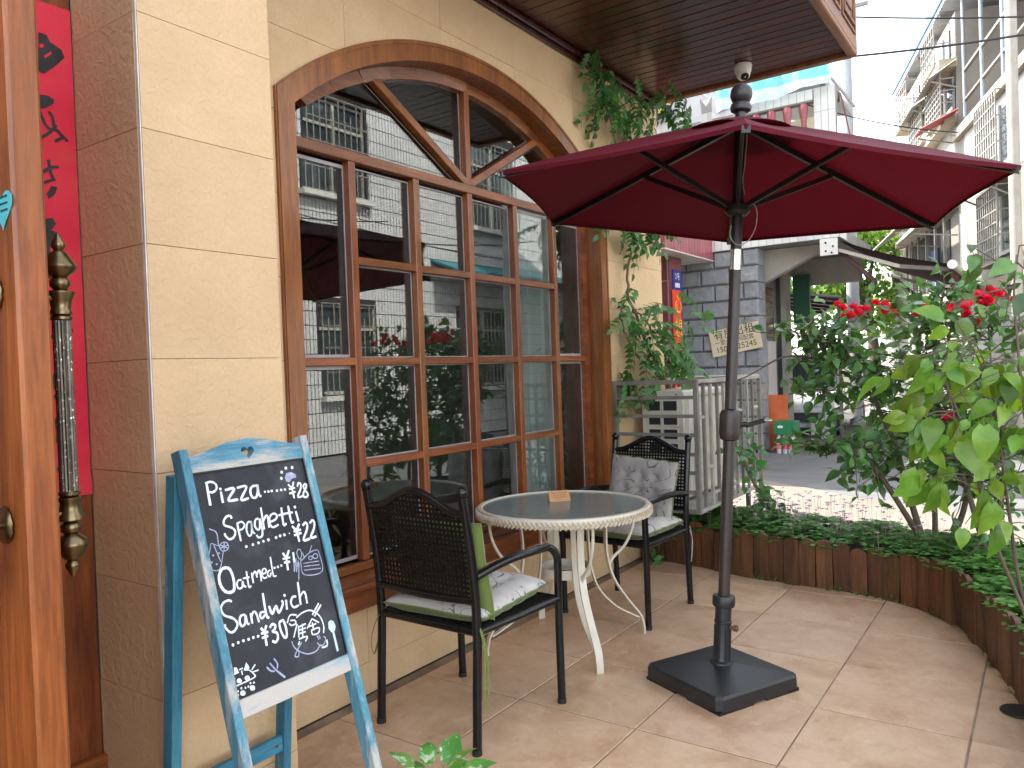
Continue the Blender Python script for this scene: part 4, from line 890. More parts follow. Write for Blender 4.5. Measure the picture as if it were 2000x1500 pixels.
# ------------------------------------------------------------------ air conditioner and its cage
galv = M('weathered_grey_paint', (.21, .195, .175), (.15, .138, .12), 9, rough=.55, dirt=((.13, .10, .08), 14, .58, .75))
galv_l = M('pale_weathered_paint', (.40, .375, .325), (.29, .27, .235), 9, rough=.6, dirt=((.2, .15, .11), 14, .6, .75))
KX0, KX1, KY0, KY1, KZ0, KZ1 = 4.725, 6.02, 1.866, 2.44, .43, 1.283
cg = thing('metal_cage', (5.35, 2.15, KZ0), 'weathered grey metal bar cage around the air conditioner', 'cage')
def kbar(p, q, w=.026, m=galv): mb = MB(); mb.bar(p, q, w, w, (0, 1, 0) if abs(p[1]-q[1]) < .01 else (0, 0, 1), .002); return mb.build('bar', m, cg)
for x, y in ((KX0, KY0), (KX0, KY1), (KX1, KY0), (KX1, KY1)): kbar((x, y, KZ0 - .013), (x, y, KZ1), .03)
for z in (KZ0, KZ1 - .015):
    for y in (KY0, KY1): kbar((KX0 + .016, y, z), (KX1 - .016, y, z), .026, galv_l)
    for x in (KX0, KX1): kbar((x, KY0 + .016, z), (x, KY1 - .016, z), .028)
for z in (1.168, 1.047, .925, .80, .68, .555): kbar((KX0, KY0 + .016, z), (KX0, KY1 - .016, z), .022)
xs = [KX0 + .125*k for k in range(1, 10)]
for x in xs: kbar((x, KY0, KZ0 + .014), (x, KY0, KZ1 - .03), .021, galv_l if int(x*8) % 2 else galv)
for i, x in enumerate([KX0] + xs): kbar((x + .012, KY0, (1.035, .70, .52)[i % 3]), (x + .113, KY0, (1.035, .70, .52)[i % 3]), .02, galv_l)
mb = MB(); mb.box(KX0 + .02, KX1 - .02, KY0 + .02, KY1 - .02, KZ0 - .012, KZ0 + .004); mb.build('floor_plate', galv_l, cg)
for x in (5.35, 5.85):
    mb = MB(); mb.bar((x, KY0 + .05, 0), (x, KY0 + .05, KZ0 - .014), .03, .03, (0, 1, 0)); mb.build('leg', galv, cg)
ac = thing('air_conditioner', (5.37, 2.21, KZ0), 'cream outdoor air conditioning unit inside the metal cage', 'air conditioner')
acm = M('ac_cream', (.60, .58, .51), (.55, .52, .45), 5, rough=.4, dirt=((.36, .32, .25), 5, .58, .8))
mb = MB(); mb.bar((4.985, 2.215, .80), (5.78, 2.215, .80), .30, .70, ch=.02); body = mb.build('body', acm, ac, 40)
mb = MB(); mb.bar((4.972, 2.215, 1.178), (5.793, 2.215, 1.178), .325, .05, ch=.012); mb.build('lid', acm, ac, 40)
gd = M('dark_fins', (.012, .016, .022), (.02, .026, .034), 90, stretch=(1, 12, 1), rough=.5)
for r_ in range(7):
    for c_, (y0, y1) in enumerate(((2.105, 2.205), (2.228, 2.315))):
        z = 1.10 - r_*.098
        mb = MB(); mb.box(4.979, 4.984, y0, y1, z - .033, z + .033); mb.build('vent', gd, body)
        mb = MB(); mb.ring([(4.984, y0-.008, z-.041), (4.984, y1+.008, z-.041), (4.984, y1+.008, z+.041), (4.984, y0-.008, z+.041), (4.984, y0-.008, z-.041)], [(4.984, y0, z-.033), (4.984, y1, z-.033), (4.984, y1, z+.033), (4.984, y0, z+.033), (4.984, y0, z-.033)], (-.009, 0, 0)); mb.build('vent_frame', acm, body)
for cx in (5.30,):
    for cz in (.98, .63):
        mb = MB()
        for r_ in (.05, .085, .12, .15): mb.tube([(cx + r_*math.cos(2*PI*k/28), 2.058, cz + r_*math.sin(2*PI*k/28)) for k in range(28)], .003, 5, closed=True)
        mb.build('fan_guard', acm, body, 40)
for k in range(3):
    mb = MB(); mb.bar((5.02 + .028*k, 2.063, .47), (5.02 + .028*k, 2.063, 1.14), .008, .012, (0, 1, 0), .002); mb.build('corner_rib', acm, body)
for y in (2.105, 2.32):
    mb = MB(); mb.lathe([(.001, .004), (.006, .003), (.006, 0)][::-1], (4.972, y, 1.178), (-1, 0, 0), n=10); mb.build('screw', gd, ac)

gls0 = M('dark_window', (.03, .045, .05), (.06, .08, .085), 2, rough=.08, spec=.8)
# ------------------------------------------------------------------ the house next door (corner at x = 12)
nb = thing('neighbour_house', (13.5, 6, 0), 'grey stone and white tiled house with pink balusters and rusty shutter', 'house')
grey_r = M('grey_render', (.34, .33, .31), (.25, .24, .225), 2, rough=.9, dirt=((.14, .13, .12), 1.3, .55, .75), bumps=((12, .3, .01),))
mb = MB(); mb.box(12.05, 14.4, 4.6, 12, 0, 3.14); mb.box(12.25, 14.4, 3.74, 12, 3.15, 5.9); mb.box(8.6, 10.65, 5.3, 12, 0, 8.2); core = mb.build('wall', grey_r, nb)  # last box is an unseen wing, added to shade the road
blk_s = M('grey_split_stone', (.27, .285, .30), (.20, .21, .225), 6, rough=.85, var=.12, bumps=((9, .9, .03), (40, .4, .006)), dirt=((.33, .22, .13), 2.2, .62, .74))
mb = MB(); mb.box(12.03, 12.32, 3.71, 4.95, 0, 3.15); pl = mb.build('pilaster', M('dark_mortar', (.12, .12, .12), (.09, .09, .09), rough=.9), nb)
hh = .262
for r_ in range(12):
    y = 3.675; k = 0
    while y < 4.94:
        w_ = (.24 if (r_ % 2 and k == 0) else .46); y1 = min(y + w_, 4.95)
        mb = MB(); c = .022; z0, z1 = r_*hh + .006, (r_+1)*hh - .006; a, b_ = y + .006, y1 - .006; xo = 12.03; d = .035 + R.uniform(0, .012)
        if b_ - a > .06:
            mb.add([(xo, a, z0), (xo, b_, z0), (xo, b_, z1), (xo, a, z1), (xo - d, a + c, z0 + c), (xo - d, b_ - c, z0 + c), (xo - d, b_ - c, z1 - c), (xo - d, a + c, z1 - c)], [(0, 1, 5, 4), (1, 2, 6, 5), (2, 3, 7, 6), (3, 0, 4, 7), (4, 5, 6, 7)]); mb.build('stone_block', blk_s, pl)
        y = y1; k += 1
    mb = MB(); mb.obox((12.17, 3.69, r_*hh + hh/2), ((1, 0, 0), (0, 1, 0), (0, 0, 1)), (.15, .02, hh/2 - .006)); mb.build('stone_block', blk_s, pl)
wt = M('white_wall_tile', (.70, .70, .68), (.60, .60, .58), 2, rough=.25, var=.06, island=True, dirt=((.36, .34, .30), .9, .6, .78))
joint = M('dark_joint', (.12, .12, .12), (.16, .16, .15), rough=.9)
def tiled(name, o, du, dv, nrm, w, h, tw, th, parent, holes=(), gap=.006, mat=None, stuff=True, back=True):
    o, du, dv, nrm = V(o), V(du), V(dv), V(nrm)
    mb = MB(); nu, nv = max(1, round(w/tw)), max(1, round(h/th)); tw, th = w/nu, h/nv
    for i in range(nu):
        for j in range(nv):
            u0, v0 = i*tw, j*th
            if any(u0 + tw > a + .01 and u0 < b - .01 and v0 + th > c + .01 and v0 < d - .01 for a, b, c, d in holes): continue
            p = o + du*(u0 + gap/2) + dv*(v0 + gap/2); a, b = du*(tw - gap), dv*(th - gap); e = nrm*.006
            mb.add([p, p + a, p + a + b, p + b, p + e, p + a + e, p + a + b + e, p + b + e], [(4, 5, 6, 7), (0, 1, 5, 4), (1, 2, 6, 5), (2, 3, 7, 6), (3, 0, 4, 7)])
    ob = mb.build(name, mat or wt, parent)
    if stuff and len(mb.f) > 30: tag(ob, kind='stuff')
    return ob
# balcony
BY0, BY1, BX = 2.48, 6.2, 11.98
mb = MB(); mb.box(BX + .002, 14.4, BY0 + .002, 3.73, 3.15, 3.30); mb.box(BX + .002, BX + .12, BY0 + .002, BY1, 3.31, 4.30); mb.box(BX + .12, 12.45, BY0 + .002, BY0 + .12, 3.31, 4.30)
mb.box(BX + .002, BX + .12, BY0 + .002, BY0 + .30, 4.30, 5.36); mb.box(BX + .002, BX + .14, BY0 + .31, BY1, 5.18, 5.36); mb.box(BX + .13, 12.30, BY0 + .002, BY0 + .14, 5.18, 5.36)
bal = mb.build('balcony', M('balcony_concrete', (.30, .29, .27), (.22, .21, .2), 3, rough=.9), nb)
tiled('balcony_tiles', (BX, BY0, 3.152), (0, 1, 0), (0, 0, 1), (-1, 0, 0), BY1 - BY0, .44, .115, .44, bal)
tiled('balcony_tiles', (BX, BY0, 3.60), (0, 1, 0), (0, 0, 1), (-1, 0, 0), BY1 - BY0, .70, .115, .23, bal)
tiled('balcony_tiles', (BX, BY0, 4.302), (0, 1, 0), (0, 0, 1), (-1, 0, 0), .30, 1.058, .10, .353, bal)
tiled('balcony_tiles', (BX, BY0 + .31, 5.20), (0, 1, 0), (0, 0, 1), (-1, 0, 0), BY1 - BY0 - .31, .16, .115, .16, bal)
tiled('balcony_tiles', (12.45, BY0, 3.152), (-1, 0, 0), (0, 0, 1), (0, -1, 0), .46, 1.14, .115, .38, bal)
pink = M('pink_paint', (.42, .13, .14), (.34, .10, .11), 7, rough=.6, dirt=((.5, .42, .4), 9, .66, .74))
bprof = [(.055, 0), (.06, .03), (.05, .06), (.045, .08), (.062, .16), (.068, .25), (.06, .34), (.042, .42), (.036, .50), (.042, .54), (.036, .58), (.046, .66), (.058, .74), (.066, .79), (.066, .86), (.058, .878)]
mb = MB(); mb.lathe(bprof, n=12); bme = mesh_only(mb, 'baluster', pink, 40)
y = BY0 + .46
while y < BY1 - .1: inst('baluster', bme, bal, Matrix.Translation(V((BX + .06, y, 4.301)) - ORG[nb.name])); y += .235
mb = MB(); mb.box(BX + .5, BX + .56, BY0 + .3, BY1, 4.3, 5.1); mb.build('curtain_panel', M('yellow_panel', (.62, .60, .36), (.66, .66, .60), 1.6, rough=.8), bal)
# sloping return at the corner + upper wall and roof
mb = MB(); mb.prism([(BX + .16, BY0 - .02, 5.30), (BX + .30, BY0 - .24, 4.0), (BX + .36, BY0 - .24, 4.0), (BX + .28, BY0 - .02, 5.30)], (.05, 0, .0)); mb.build('red_trim', M('red_tile', (.30, .07, .06), (.22, .05, .05), 4, rough=.5), bal)
mb = MB(); mb.prism([(13.4, 3.0, 6.0), (13.4, 5.6, 6.3), (13.4, 5.6, 6.4), (13.4, 3.0, 6.1)], (2.5, 0, 0)); mb.build('roof', M('grey_sheet', (.42, .43, .44), (.34, .35, .36), 3, rough=.5), nb)
for k in range(12):
    mb = MB(); mb.bar((13.38, 2.95 + .22*k, 6.13), (15.9, 2.95 + .22*k, 6.15), .03, .05); mb.build('roof_rib', MATS['grey_sheet'], nb)
mb = MB(); mb.box(13.30, 13.39, 2.85, 3.35, 5.95, 6.35); mb.build('red_gable', MATS['red_tile'], nb)
for y in (3.0, 4.6):
    mb = MB(); mb.bar((13.6, y, 5.36), (13.6, y, 6.02 + .11*(y-2.9)), .07, .07, (1, 0, 0)); mb.build('roof_post', galv, nb)
# porch with maroon fascia
mar = M('maroon_tile', (.145, .030, .034), (.11, .022, .026), 3, rough=.3, var=.1, island=True)
mb = MB(); mb.box(10.1, 12.02, 4.37, 6.5, 3.0, 3.02); mb.build('porch_soffit', M('white_soffit', (.58, .54, .50), (.48, .45, .41), 3, rough=.8), nb)
mb = MB(); mb.box(10.12, 12.0, 4.385, 6.5, 3.025, 3.36); porch = mb.build('porch', joint, nb)
pink_t = M('rose_tile', (.34, .085, .095), (.28, .07, .08), 3, rough=.3, var=.1, island=True)
tiled('porch_tiles', (10.11, 4.382, 2.985), (1, 0, 0), (0, 0, 1), (0, -1, 0), 1.88, .385, .11, .385, porch, mat=pink_t); tiled('porch_tiles', (10.11, 4.385, 2.985), (0, 1, 0), (0, 0, 1), (-1, 0, 0), 2.0, .385, .11, .385, porch, mat=pink_t)
mb = MB(); mb.box(10.73, 11.22, 4.61, 5.4, 0, 3.0); colm = mb.build('entrance_column', M('pale_joint', (.4, .3, .3), (.34, .26, .26), rough=.9), nb)
tiled('column_tiles', (10.72, 5.39, 0), (0, -1, 0), (0, 0, 1), (-1, 0, 0), .78, 3.0, .26, .40, colm, mat=mar, gap=.014); tiled('column_tiles', (10.725, 4.60, 0), (1, 0, 0), (0, 0, 1), (0, -1, 0), .49, 3.0, .49, .40, colm, mat=M('maroon_tile_b', (.19, .055, .06), (.15, .04, .045), 3, rough=.3), gap=.014)
def text_obj(name, body, loc, xdir, ydir, size, mat, parent, th=.001):
    c = bpy.data.curves.new(name, 'FONT'); c.body = body; c.size = size; c.align_x = 'CENTER'; c.align_y = 'CENTER'
    o = bpy.data.objects.new(name, c); COL.objects.link(o); dg = bpy.context.evaluated_depsgraph_get()
    me = bpy.data.meshes.new_from_object(o.evaluated_get(dg)); bpy.data.objects.remove(o)
    xd, yd = V(xdir).normalized(), V(ydir).normalized(); zd = xd.cross(yd)
    mt = Matrix.Translation(loc) @ Matrix((xd, yd, zd)).transposed().to_4x4(); me.transform(mt); me.transform(Matrix.Translation(-ORG[parent.name]))
    me.materials.clear(); me.materials.append(mat); o = bpy.data.objects.new(name, me); COL.objects.link(o); o.parent = parent; return o
white_i = M('white_print', (.75, .75, .76), (.7, .7, .72), rough=.6)
hn = thing('house_number_plate', (11.0, 4.58, 2.6), 'small blue house number plate on the maroon entrance column', 'number plate')
mb = MB(); mb.box(10.84, 11.18, 4.580, 4.592, 2.50, 2.80); mb.build('plate', M('blue_enamel', (.03, .035, .22), (.025, .03, .19), rough=.3), hn)
text_obj('number', '2号', (11.01, 4.578, 2.70), (1, 0, 0), (0, 0, 1), .12, white_i, hn); [MB().box(10.92 + .06*k, 10.965 + .06*k, 4.577, 4.579, 2.54, 2.61).build('white_mark', white_i, hn) for k in range(3)]
cp = thing('door_couplet', (11.0, 4.58, 1.0), 'bright red couplet with golden writing on the maroon entrance column', 'couplet')
rp2 = M('bright_red_paper', (.72, .03, .022), (.80, .10, .03), 3, rough=.5)
mb = MB(); mb.grid(lambda u, v: (10.79 + .32*u, 4.578 - .012*math.sin(u*3)*(1 if v > .95 else .3), .7 + 1.80*v), 6, 20); mb.build('paper', rp2, cp, smooth=60)
gold = M('gold_print', (.80, .50, .04), (.85, .6, .10), 12, rough=.4)
for k, chx in enumerate('心想事成'): text_obj('gold_character', chx, (10.95, 4.555, 2.27 - .36*k), (1, 0, 0), (0, 0, 1), .30, gold, cp)
ln = thing('red_lantern', (10.66, 4.95, 1.9), 'red paper lantern hanging beside the maroon entrance column', 'lantern')
mb = MB(); mb.ball((10.60, 4.93, 2.02), .17, 14, 1.05); mb.build('shade', M('orange_red_paper', (.62, .09, .05), (.7, .16, .08), 5, rough=.6), ln, 60); mb = MB(); mb.tube([(10.60, 4.93, 2.2), (10.60, 4.93, 3.0)], .006, 6); mb.tube([(10.60, 4.93, 1.84), (10.60, 4.93, 1.62)], .016, 6); mb.build('cord', M('gold_print', (0, 0, 0)), ln)
# rental sign on the stone
sg = thing('rental_sign', (11.95, 4.1, 1.6), 'cream board sign with black writing nailed crookedly on the grey stone', 'sign')
sx, sy = V((0, -.985, .17)).normalized(), V((0, .17, .985)).normalized(); s0_ = V((11.965, 4.05, 1.745))
mb = MB(); mb.obox(s0_, (sx, sy, V((1, 0, 0))), (.40, .205, .008)); mb.build('board', M('cream_board', (.62, .54, .38), (.55, .47, .32), 4, rough=.7, dirt=((.45, .36, .24), 7, .6, .75)), sg)
for body, dy, s_, in (('有房出租', .115, .165),):
    text_obj('sign_writing', body, s0_ + sy*dy + V((-.0095, 0, 0)), sx, sy, s_, M('sign_ink', (.012, .012, .012), (.02, .02, .02), rough=.7), sg)
for body, du_ in (('一室一', -.20), ('间配套', .17)): text_obj('sign_writing', body, s0_ + sy*-.005 + sx*du_ + V((-.0095, 0, 0)), sx, sy, .088, MATS['sign_ink'], sg)
for body, du_ in (('150', -.24), ('25245', .17)): text_obj('sign_number', body, s0_ + sy*-.115 + sx*du_ + V((-.0095, 0, 0)), sx, sy, .125, MATS['sign_ink'], sg)
# shop front with shutter
shut = M('rusty_shutter', (.36, .32, .26), (.28, .24, .19), 3, rough=.55, metal=.2, dirt=((.22, .10, .045), 2.0, .50, .62))
mb = MB(); mb.box(12.33, 14.4, 4.2, 4.59, 2.88, 3.14); mb.box(13.62, 13.95, 3.72, 4.4, 0, 3.14); mb.box(12.33, 14.4, 3.73, 3.95, 2.90, 3.14); mb.build('shop_frame', M('shop_concrete', (.40, .37, .32), (.31, .29, .25), 2, rough=.9, dirt=((.2, .18, .15), 1.7, .55, .75)), nb)
mb = MB(); mb.prism([(12.4, 2.62, 3.14), (12.4, 3.72, 3.14), (12.4, 3.72, 2.62)], (.16, 0, 0)); mb.build('balcony_beam', MATS['shop_concrete'], nb); mb = MB(); mb.box(14.15, 14.39, 2.62, 3.72, 2.70, 3.14); mb.build('balcony_beam', MATS['shop_concrete'], nb)
z = 2.88; k = 0
while z > 1.72:
    mb = MB(); mb.prism([(12.36, 3.93, z), (12.36, 3.915, z - .02), (12.36, 3.915, z - .10), (12.36, 3.93, z - .118)], (1.26, 0, 0)); mb.build('shutter_slat', shut, nb); z -= .122
mb = MB(); mb.box(12.36, 13.6, 4.55, 4.595, 0, 2.87); mb.build('shop_shade_panel', M('painted_inside_shade', (.03, .028, .026), (.02, .02, .02), rough=.9), nb)  # near-black panel, the shop's inner darkness is put into its colour
mb = MB(); mb.box(13.58, 13.62, 3.80, 3.86, 0, 2.88); mb.build('shutter_track', M('dark_track', (.03, .035, .04), (.04, .045, .05), rough=.5), nb)
z = 2.88
while z > .2:
    mb = MB(); mb.prism([(14.0, 3.93, z), (14.0, 3.915, z - .02), (14.0, 3.915, z - .10), (14.0, 3.93, z - .118)], (.38, 0, 0)); mb.build('shutter_slat', shut, nb); z -= .122
mb = MB(); mb.obox((14.05, 3.55, 2.45), ((1, 0, 0), (0, 1, 0), (0, 0, 1)), (.05, .14, .42)); sgn = mb.build('sign_box', M('green_sign', (.02, .10, .06), (.02, .08, .05), rough=.4), nb)
# clutter by the shop
def block(name, label, cat, parts, group=None):
    c = parts[0][1]; t = thing(name, ((c[0]+c[1])/2, (c[2]+c[3])/2, c[4]), label, cat, group)
    for pn, b, m_ in parts: mb = MB(); mb.bar((b[0], (b[2]+b[3])/2, (b[4]+b[5])/2), (b[1], (b[2]+b[3])/2, (b[4]+b[5])/2), b[3]-b[2], b[5]-b[4], ch=.01); mb.build(pn, m_, t)
    return t
grn = M('green_carton', (.015, .20, .075), (.012, .16, .06), 4, rough=.5); org = M('orange_board', (.62, .15, .045), (.52, .11, .03), 4, rough=.6)
bt = thing('water_bottle_pack', (12.15, 3.42, -.03), 'shrink wrapped pack of clear water bottles on the pavement', 'bottles')
clear = M('bottle_plastic', (.55, .60, .64), (.45, .5, .54), 8, rough=.15); pinkl = M('pink_label', (.62, .07, .13), (.7, .2, .25), 8, rough=.4)
for i in range(4):
    for j in range(3):
        p = V((12.0 + .085*i, 3.26 + .085*j, -.03)); mb = MB(); mb.lathe([(.035, 0), (.04, .01), (.04, .20), (.03, .245), (.014, .27), (.014, .29)], p, n=10); b_ = mb.build('bottle', clear, bt, 40)
        mb = MB(); mb.lathe([(.0412, .07), (.0412, .15)], p, n=10); mb.build('label', pinkl, b_, 40)
block('green_carton', 'green cardboard tray on top of the water bottles', 'box', [('tray', (11.97, 12.32, 3.20, 3.50, .262, .46), grn), ('white_print', (11.966, 11.969, 3.36, 3.44, .36, .40), white_i)])
block('orange_board', 'leaning orange board beside the grey stone corner', 'board', [('board', (12.36, 12.42, 3.40, 3.68, -.03, .85), org)])
block('white_door_panel', 'white panel standing in the shop doorway', 'panel', [('panel', (12.75, 13.2, 3.78, 3.84, -.03, 1.72), M('panel_white', (.5, .47, .46), (.42, .40, .39), 2, rough=.5)), ('red_stripe', (12.76, 13.19, 3.774, 3.779, .25, .75), M('red_print', (.45, .05, .05), (.4, .05, .05), rough=.5))])
block('orange_crate', 'orange plastic crate in the dark shop doorway', 'crate', [('crate', (12.40, 12.70, 3.95, 4.25, .0, .45), org), ('crate_rim', (12.39, 12.71, 3.94, 4.26, .45, .49), org)])
block('white_bag', 'crumpled white bag against the far shop column', 'bag', [('bag', (14.2, 14.6, 3.2, 3.5, -.03, .30), M('bag_white', (.5, .5, .52), (.4, .4, .42), 6, rough=.4)), ('knot', (14.35, 14.45, 3.3, 3.4, .30, .36), MATS['bag_white'])])
# brown retractable awning
aw = thing('brown_awning', (12.5, 2.5, 3.0), 'brown retractable awning on the balcony edge of the next house', 'awning')
brf = M('brown_awning_cloth', (.072, .027, .029), (.058, .022, .024), 5, rough=.95, spec=.15, stretch=(1, 4, 1)); alu = M('cream_aluminium', (.58, .55, .48), (.5, .47, .41), 6, rough=.4)
A0, A1 = V((12.02, 2.50, 3.10)), V((12.02, 1.08, 2.60)); ad = (A1 - A0)
mb = MB(); mb.grid(lambda u, v: A0 + ad*v + V((5.0*u, 0, -.05*math.sin(PI*v))), 12, 10); mb.grid(lambda u, v: A0 + ad*v + V((5.0*u, 0, .012 - .05*math.sin(PI*v))), 12, 10); mb.build('cloth', brf, aw, 50)
mb = MB(); mb.prism([A1 + V((0, 0, 0)), A1 + V((5.0, 0, 0)), A1 + V((5.0, .0, -.30)), A1 + V((0, 0, -.30))], (0, .012, 0)); mb.build('valance', brf, aw)
for dx in (.10, 4.8):
    mb = MB(); mid = A0.lerp(A1, .55) + V((dx, 0, -.17)); mb.bar(A0 + V((dx, .02, -.12)), mid, .035, .055, ch=.008); arm = mb.build('arm', alu, aw)
    mb = MB(); mb.bar(mid, A1 + V((dx, .02, -.05)), .04, .06, ch=.008); mb.build('forearm', galv, arm)
    mb = MB(); mb.bar(A0 + V((dx + .1, .05, -.1)), A0 + V((dx + .1, -.45, -.62)), .06, .06, ch=.006); mb.build('stay', M('maroon_paint', (.09, .03, .035), (.07, .025, .03), rough=.5), aw)
mb = MB(); mb.tube([A1 + V((-.03, -.02, .0)), A1 + V((5.04, -.02, .0))], .05, 16); mb.build('front_roller', alu, aw, 40)
mb = MB(); mb.tube([A1 + V((-.06, -.02, .0)), A1 + V((-.03, -.02, .0))], .062, 18); mb.build('roller_cap', wp, aw, 40)
mb = MB(); mb.box(11.93, 11.97, 2.50, 2.74, 2.90, 3.14); mb.build('bracket', wp, aw)
for y_, z_ in ((2.66, 3.08), (2.56, 3.02), (2.66, 2.96), (2.58, 2.93)): mb = MB(); mb.lathe([(.001, 0), (.016, 0), (.016, .006), (.001, .006)], (11.93, y_, z_), (-1, 0, 0), n=10); mb.build('bolt', MATS['dark_track'], aw)
# the next houses farther along, where the street bends left
fa = thing('flat_awning', (16.0, 4.0, 2.6), 'grey sheet awning on maroon rafters beyond the brown awning', 'awning')
mb = MB(); mb.prism([(14.8, 4.75, 2.78), (18.6, 5.9, 2.78), (18.9, 4.3, 2.5), (15.0, 3.1, 2.5)], (0, 0, .03)); mb.build('sheet', MATS['grey_sheet'] if 'grey_sheet' in MATS else galv, fa)
for k in range(5): mb = MB(); mb.bar((14.85 + .92*k, 4.72 + .28*k, 2.73), (15.05 + .92*k, 3.15 + .28*k, 2.46), .05, .06); mb.build('rafter', M('maroon_paint', (0, 0, 0)), fa)
mb = MB(); mb.bar((15.0, 3.12, 2.46), (18.9, 4.32, 2.46), .05, .06); mb.build('front_bar', galv_l, fa)
for x, y in ((15.05, 3.16), (18.7, 4.28)): mb = MB(); mb.bar((x, y, -.03), (x, y, 2.43), .05, .05, (1, 0, 0)); mb.build('post', galv, fa)
fh = thing('pink_tiled_house', (20, 8, 0), 'far house with pale pink tiled front beyond the shops', 'house')
fq, fn = V((.955, .297, 0)), V((.297, -.955, 0))
mb = MB(); mb.obox(V((16.6, 7.6, 2.6)), (fq, fn, V((0, 0, 1))), (2.0, 2.2, 2.6)); mb.build('wall', M('pale_pink_render', (.52, .42, .38), (.44, .36, .32), 2, rough=.8), fh)
for k in range(6):
    p = V((14.75, 5.03, 0)) + fq*(.1 + .62*k) + fn*.06; mb = MB(); mb.bar(p, p + V((0, 0, 5.0)), .16, .12, fn); mb.build('pilaster_strip', M('pink_strip', (.55, .30, .26), (.48, .26, .22), 3, rough=.6), fh)
    if k < 5:
        for z in (.9, 3.0): mb = MB(); mb.obox(p + fq*.31 + V((0, 0, z + .6)), (fq, fn, V((0, 0, 1))), (.2, .03, .6)); mb.build('window', gls0, fh)
# laundry on the balcony
lh = thing('laundry_line', (11.9, 4, 5.75), 'thin laundry line above the white balcony', 'line'); mb = MB(); mb.tube(spline([(11.86, 2.5, 5.93), (11.86, 3.6, 5.80), (11.86, 5.6, 5.78)], 8), .006, 6); mb.build('wire', galv, lh)
def stripe_mat():
    m, nt, N, L, b = nodes_of('striped_sheet'); tc = N.new('ShaderNodeTexCoord'); sp = N.new('ShaderNodeSeparateXYZ'); L.new(tc.outputs['Generated'], sp.inputs[0])
    col = ramp(nt, sp.outputs['Z'], [(.0, (.55, .72, .82)), (.30, (.62, .76, .84)), (.34, (.22, .66, .70)), (.58, (.24, .68, .72)), (.62, (.52, .58, .80)), (.80, (.48, .56, .80)), (1, (.60, .68, .82))]); N[col.node.name].color_ramp.interpolation = 'LINEAR'
    L.new(col, b.inputs['Base Color']); b.inputs['Roughness'].default_value = .8; return m
mb = MB(); mb.grid(lambda u, v: (11.84 + .03*math.sin(u*19) + .012*math.sin(u*47), 2.50 + 1.75*u + .03*v, 5.36 - .10*u + (.55 - .10*u)*v + .02*math.sin(u*9)), 60, 8)
tag(mb.build('striped_bedsheet', stripe_mat(), smooth=60), 'pale blue and turquoise striped bedsheet drying above the balcony', 'bedsheet')
shirt_m = M('white_cotton', (.66, .66, .68), (.58, .58, .60), 6, rough=.9)
def shirt(y, label):
    t = thing('white_shirt', (11.86, y, 5.3), label, 'shirt', 'white shirts on the line')
    pr = [(-.20, 5.20), (.20, 5.20), (.19, 5.55), (.30, 5.42), (.38, 5.52), (.22, 5.72), (.07, 5.75), (0, 5.71), (-.07, 5.75), (-.22, 5.72), (-.38, 5.52), (-.30, 5.42), (-.19, 5.55)]
    mb = MB(); mb.prism([(11.84 + .02*math.sin(a*17), y + a*.85, z) for a, z in pr], (.05, 0, 0)); mb.build('cloth', shirt_m, t)
    mb = MB(); mb.tube([(11.865, y - .15, 5.70), (11.865, y, 5.77), (11.865, y + .15, 5.70)], .006, 6); mb.tube([(11.865, y, 5.77), (11.865, y, 5.83)], .004, 6); mb.build('hanger', MATS['dark_track'], t)
shirt(4.10, 'white shirt on a hanger, next to the striped bedsheet'); shirt(4.62, 'white shirt on a hanger, next to the dark flowered cloth')
dc = thing('flowered_cloth', (11.85, 5.1, 5.4), 'dark cloth with yellow flowers drying on the balcony line', 'cloth')
mb = MB(); mb.grid(lambda u, v: (11.83 + .03*math.sin(u*11), 4.85 + .68*u, 5.42 + .33*v - .05*math.sin(PI*u)*(1-v)), 14, 4); mb.build('cloth', M('charcoal_cloth', (.03, .04, .05), (.05, .06, .07), 5, rough=.9), dc, 60)
yf_ = M('yellow_print', (.70, .52, .05), (.6, .45, .04), rough=.8)
for a, z in ((4.95, 5.60), (5.10, 5.50), (5.28, 5.62), (5.42, 5.53), (5.2, 5.70)):
    mb = MB(); n = 10; mb.add([(11.79, a + (.055 if k % 2 else .035)*math.cos(2*PI*k/n), z + (.055 if k % 2 else .035)*math.sin(2*PI*k/n)) for k in range(n)], [tuple(range(n))]); mb.build('flower_print', yf_, dc)

# ------------------------------------------------------------------ apartment block on the right of the street
RD = V((.955, .297, 0)).normalized(); RN = V((-RD.y, RD.x, 0)); RP = V((14, .34, 0))
def rp(t, z, n=0.0): return RP + RD*t + RN*n + V((0, 0, z))
rb = thing('apartment_block', rp(4, 0), 'pale apartment block with window cages, corrugated awnings and blue roof edge', 'building')
rw = M('pale_render', (.29, .268, .233), (.21, .195, .17), 1.5, rough=.85, dirt=((.26, .23, .19), .9, .58, .78), bumps=((9, .25, .01),))
def rbox(mb, t0, t1, n0, n1, z0, z1): return mb.obox(rp((t0+t1)/2, (z0+z1)/2, (n0+n1)/2), (RD, RN, V((0, 0, 1))), ((t1-t0)/2, abs(n1-n0)/2, (z1-z0)/2))
mb = MB(); rbox(mb, -.9, 3.5, -3.4, 0, 0, 5.49); rbox(mb, -.9, 3.5, -3.4, -1.5, 5.5, 7.9); rbox(mb, 3.51, 9.2, -3.4, 0, 0, 8.0); rbox(mb, 9.21, 16, -3.4, -.3, 0, 6.6); rw_o = mb.build('wall', rw, rb)
tiled('facade_tiles', rp(3.0, 0, .001), -RD, (0, 0, 1), RN, 3.9, 5.5, 1.95, .145, rb, mat=M('pale_board_tile', (.35, .335, .305), (.28, .268, .243), 1.5, rough=.45, var=.05, island=True), holes=((1.55, 2.75, 2.7, 4.1),))
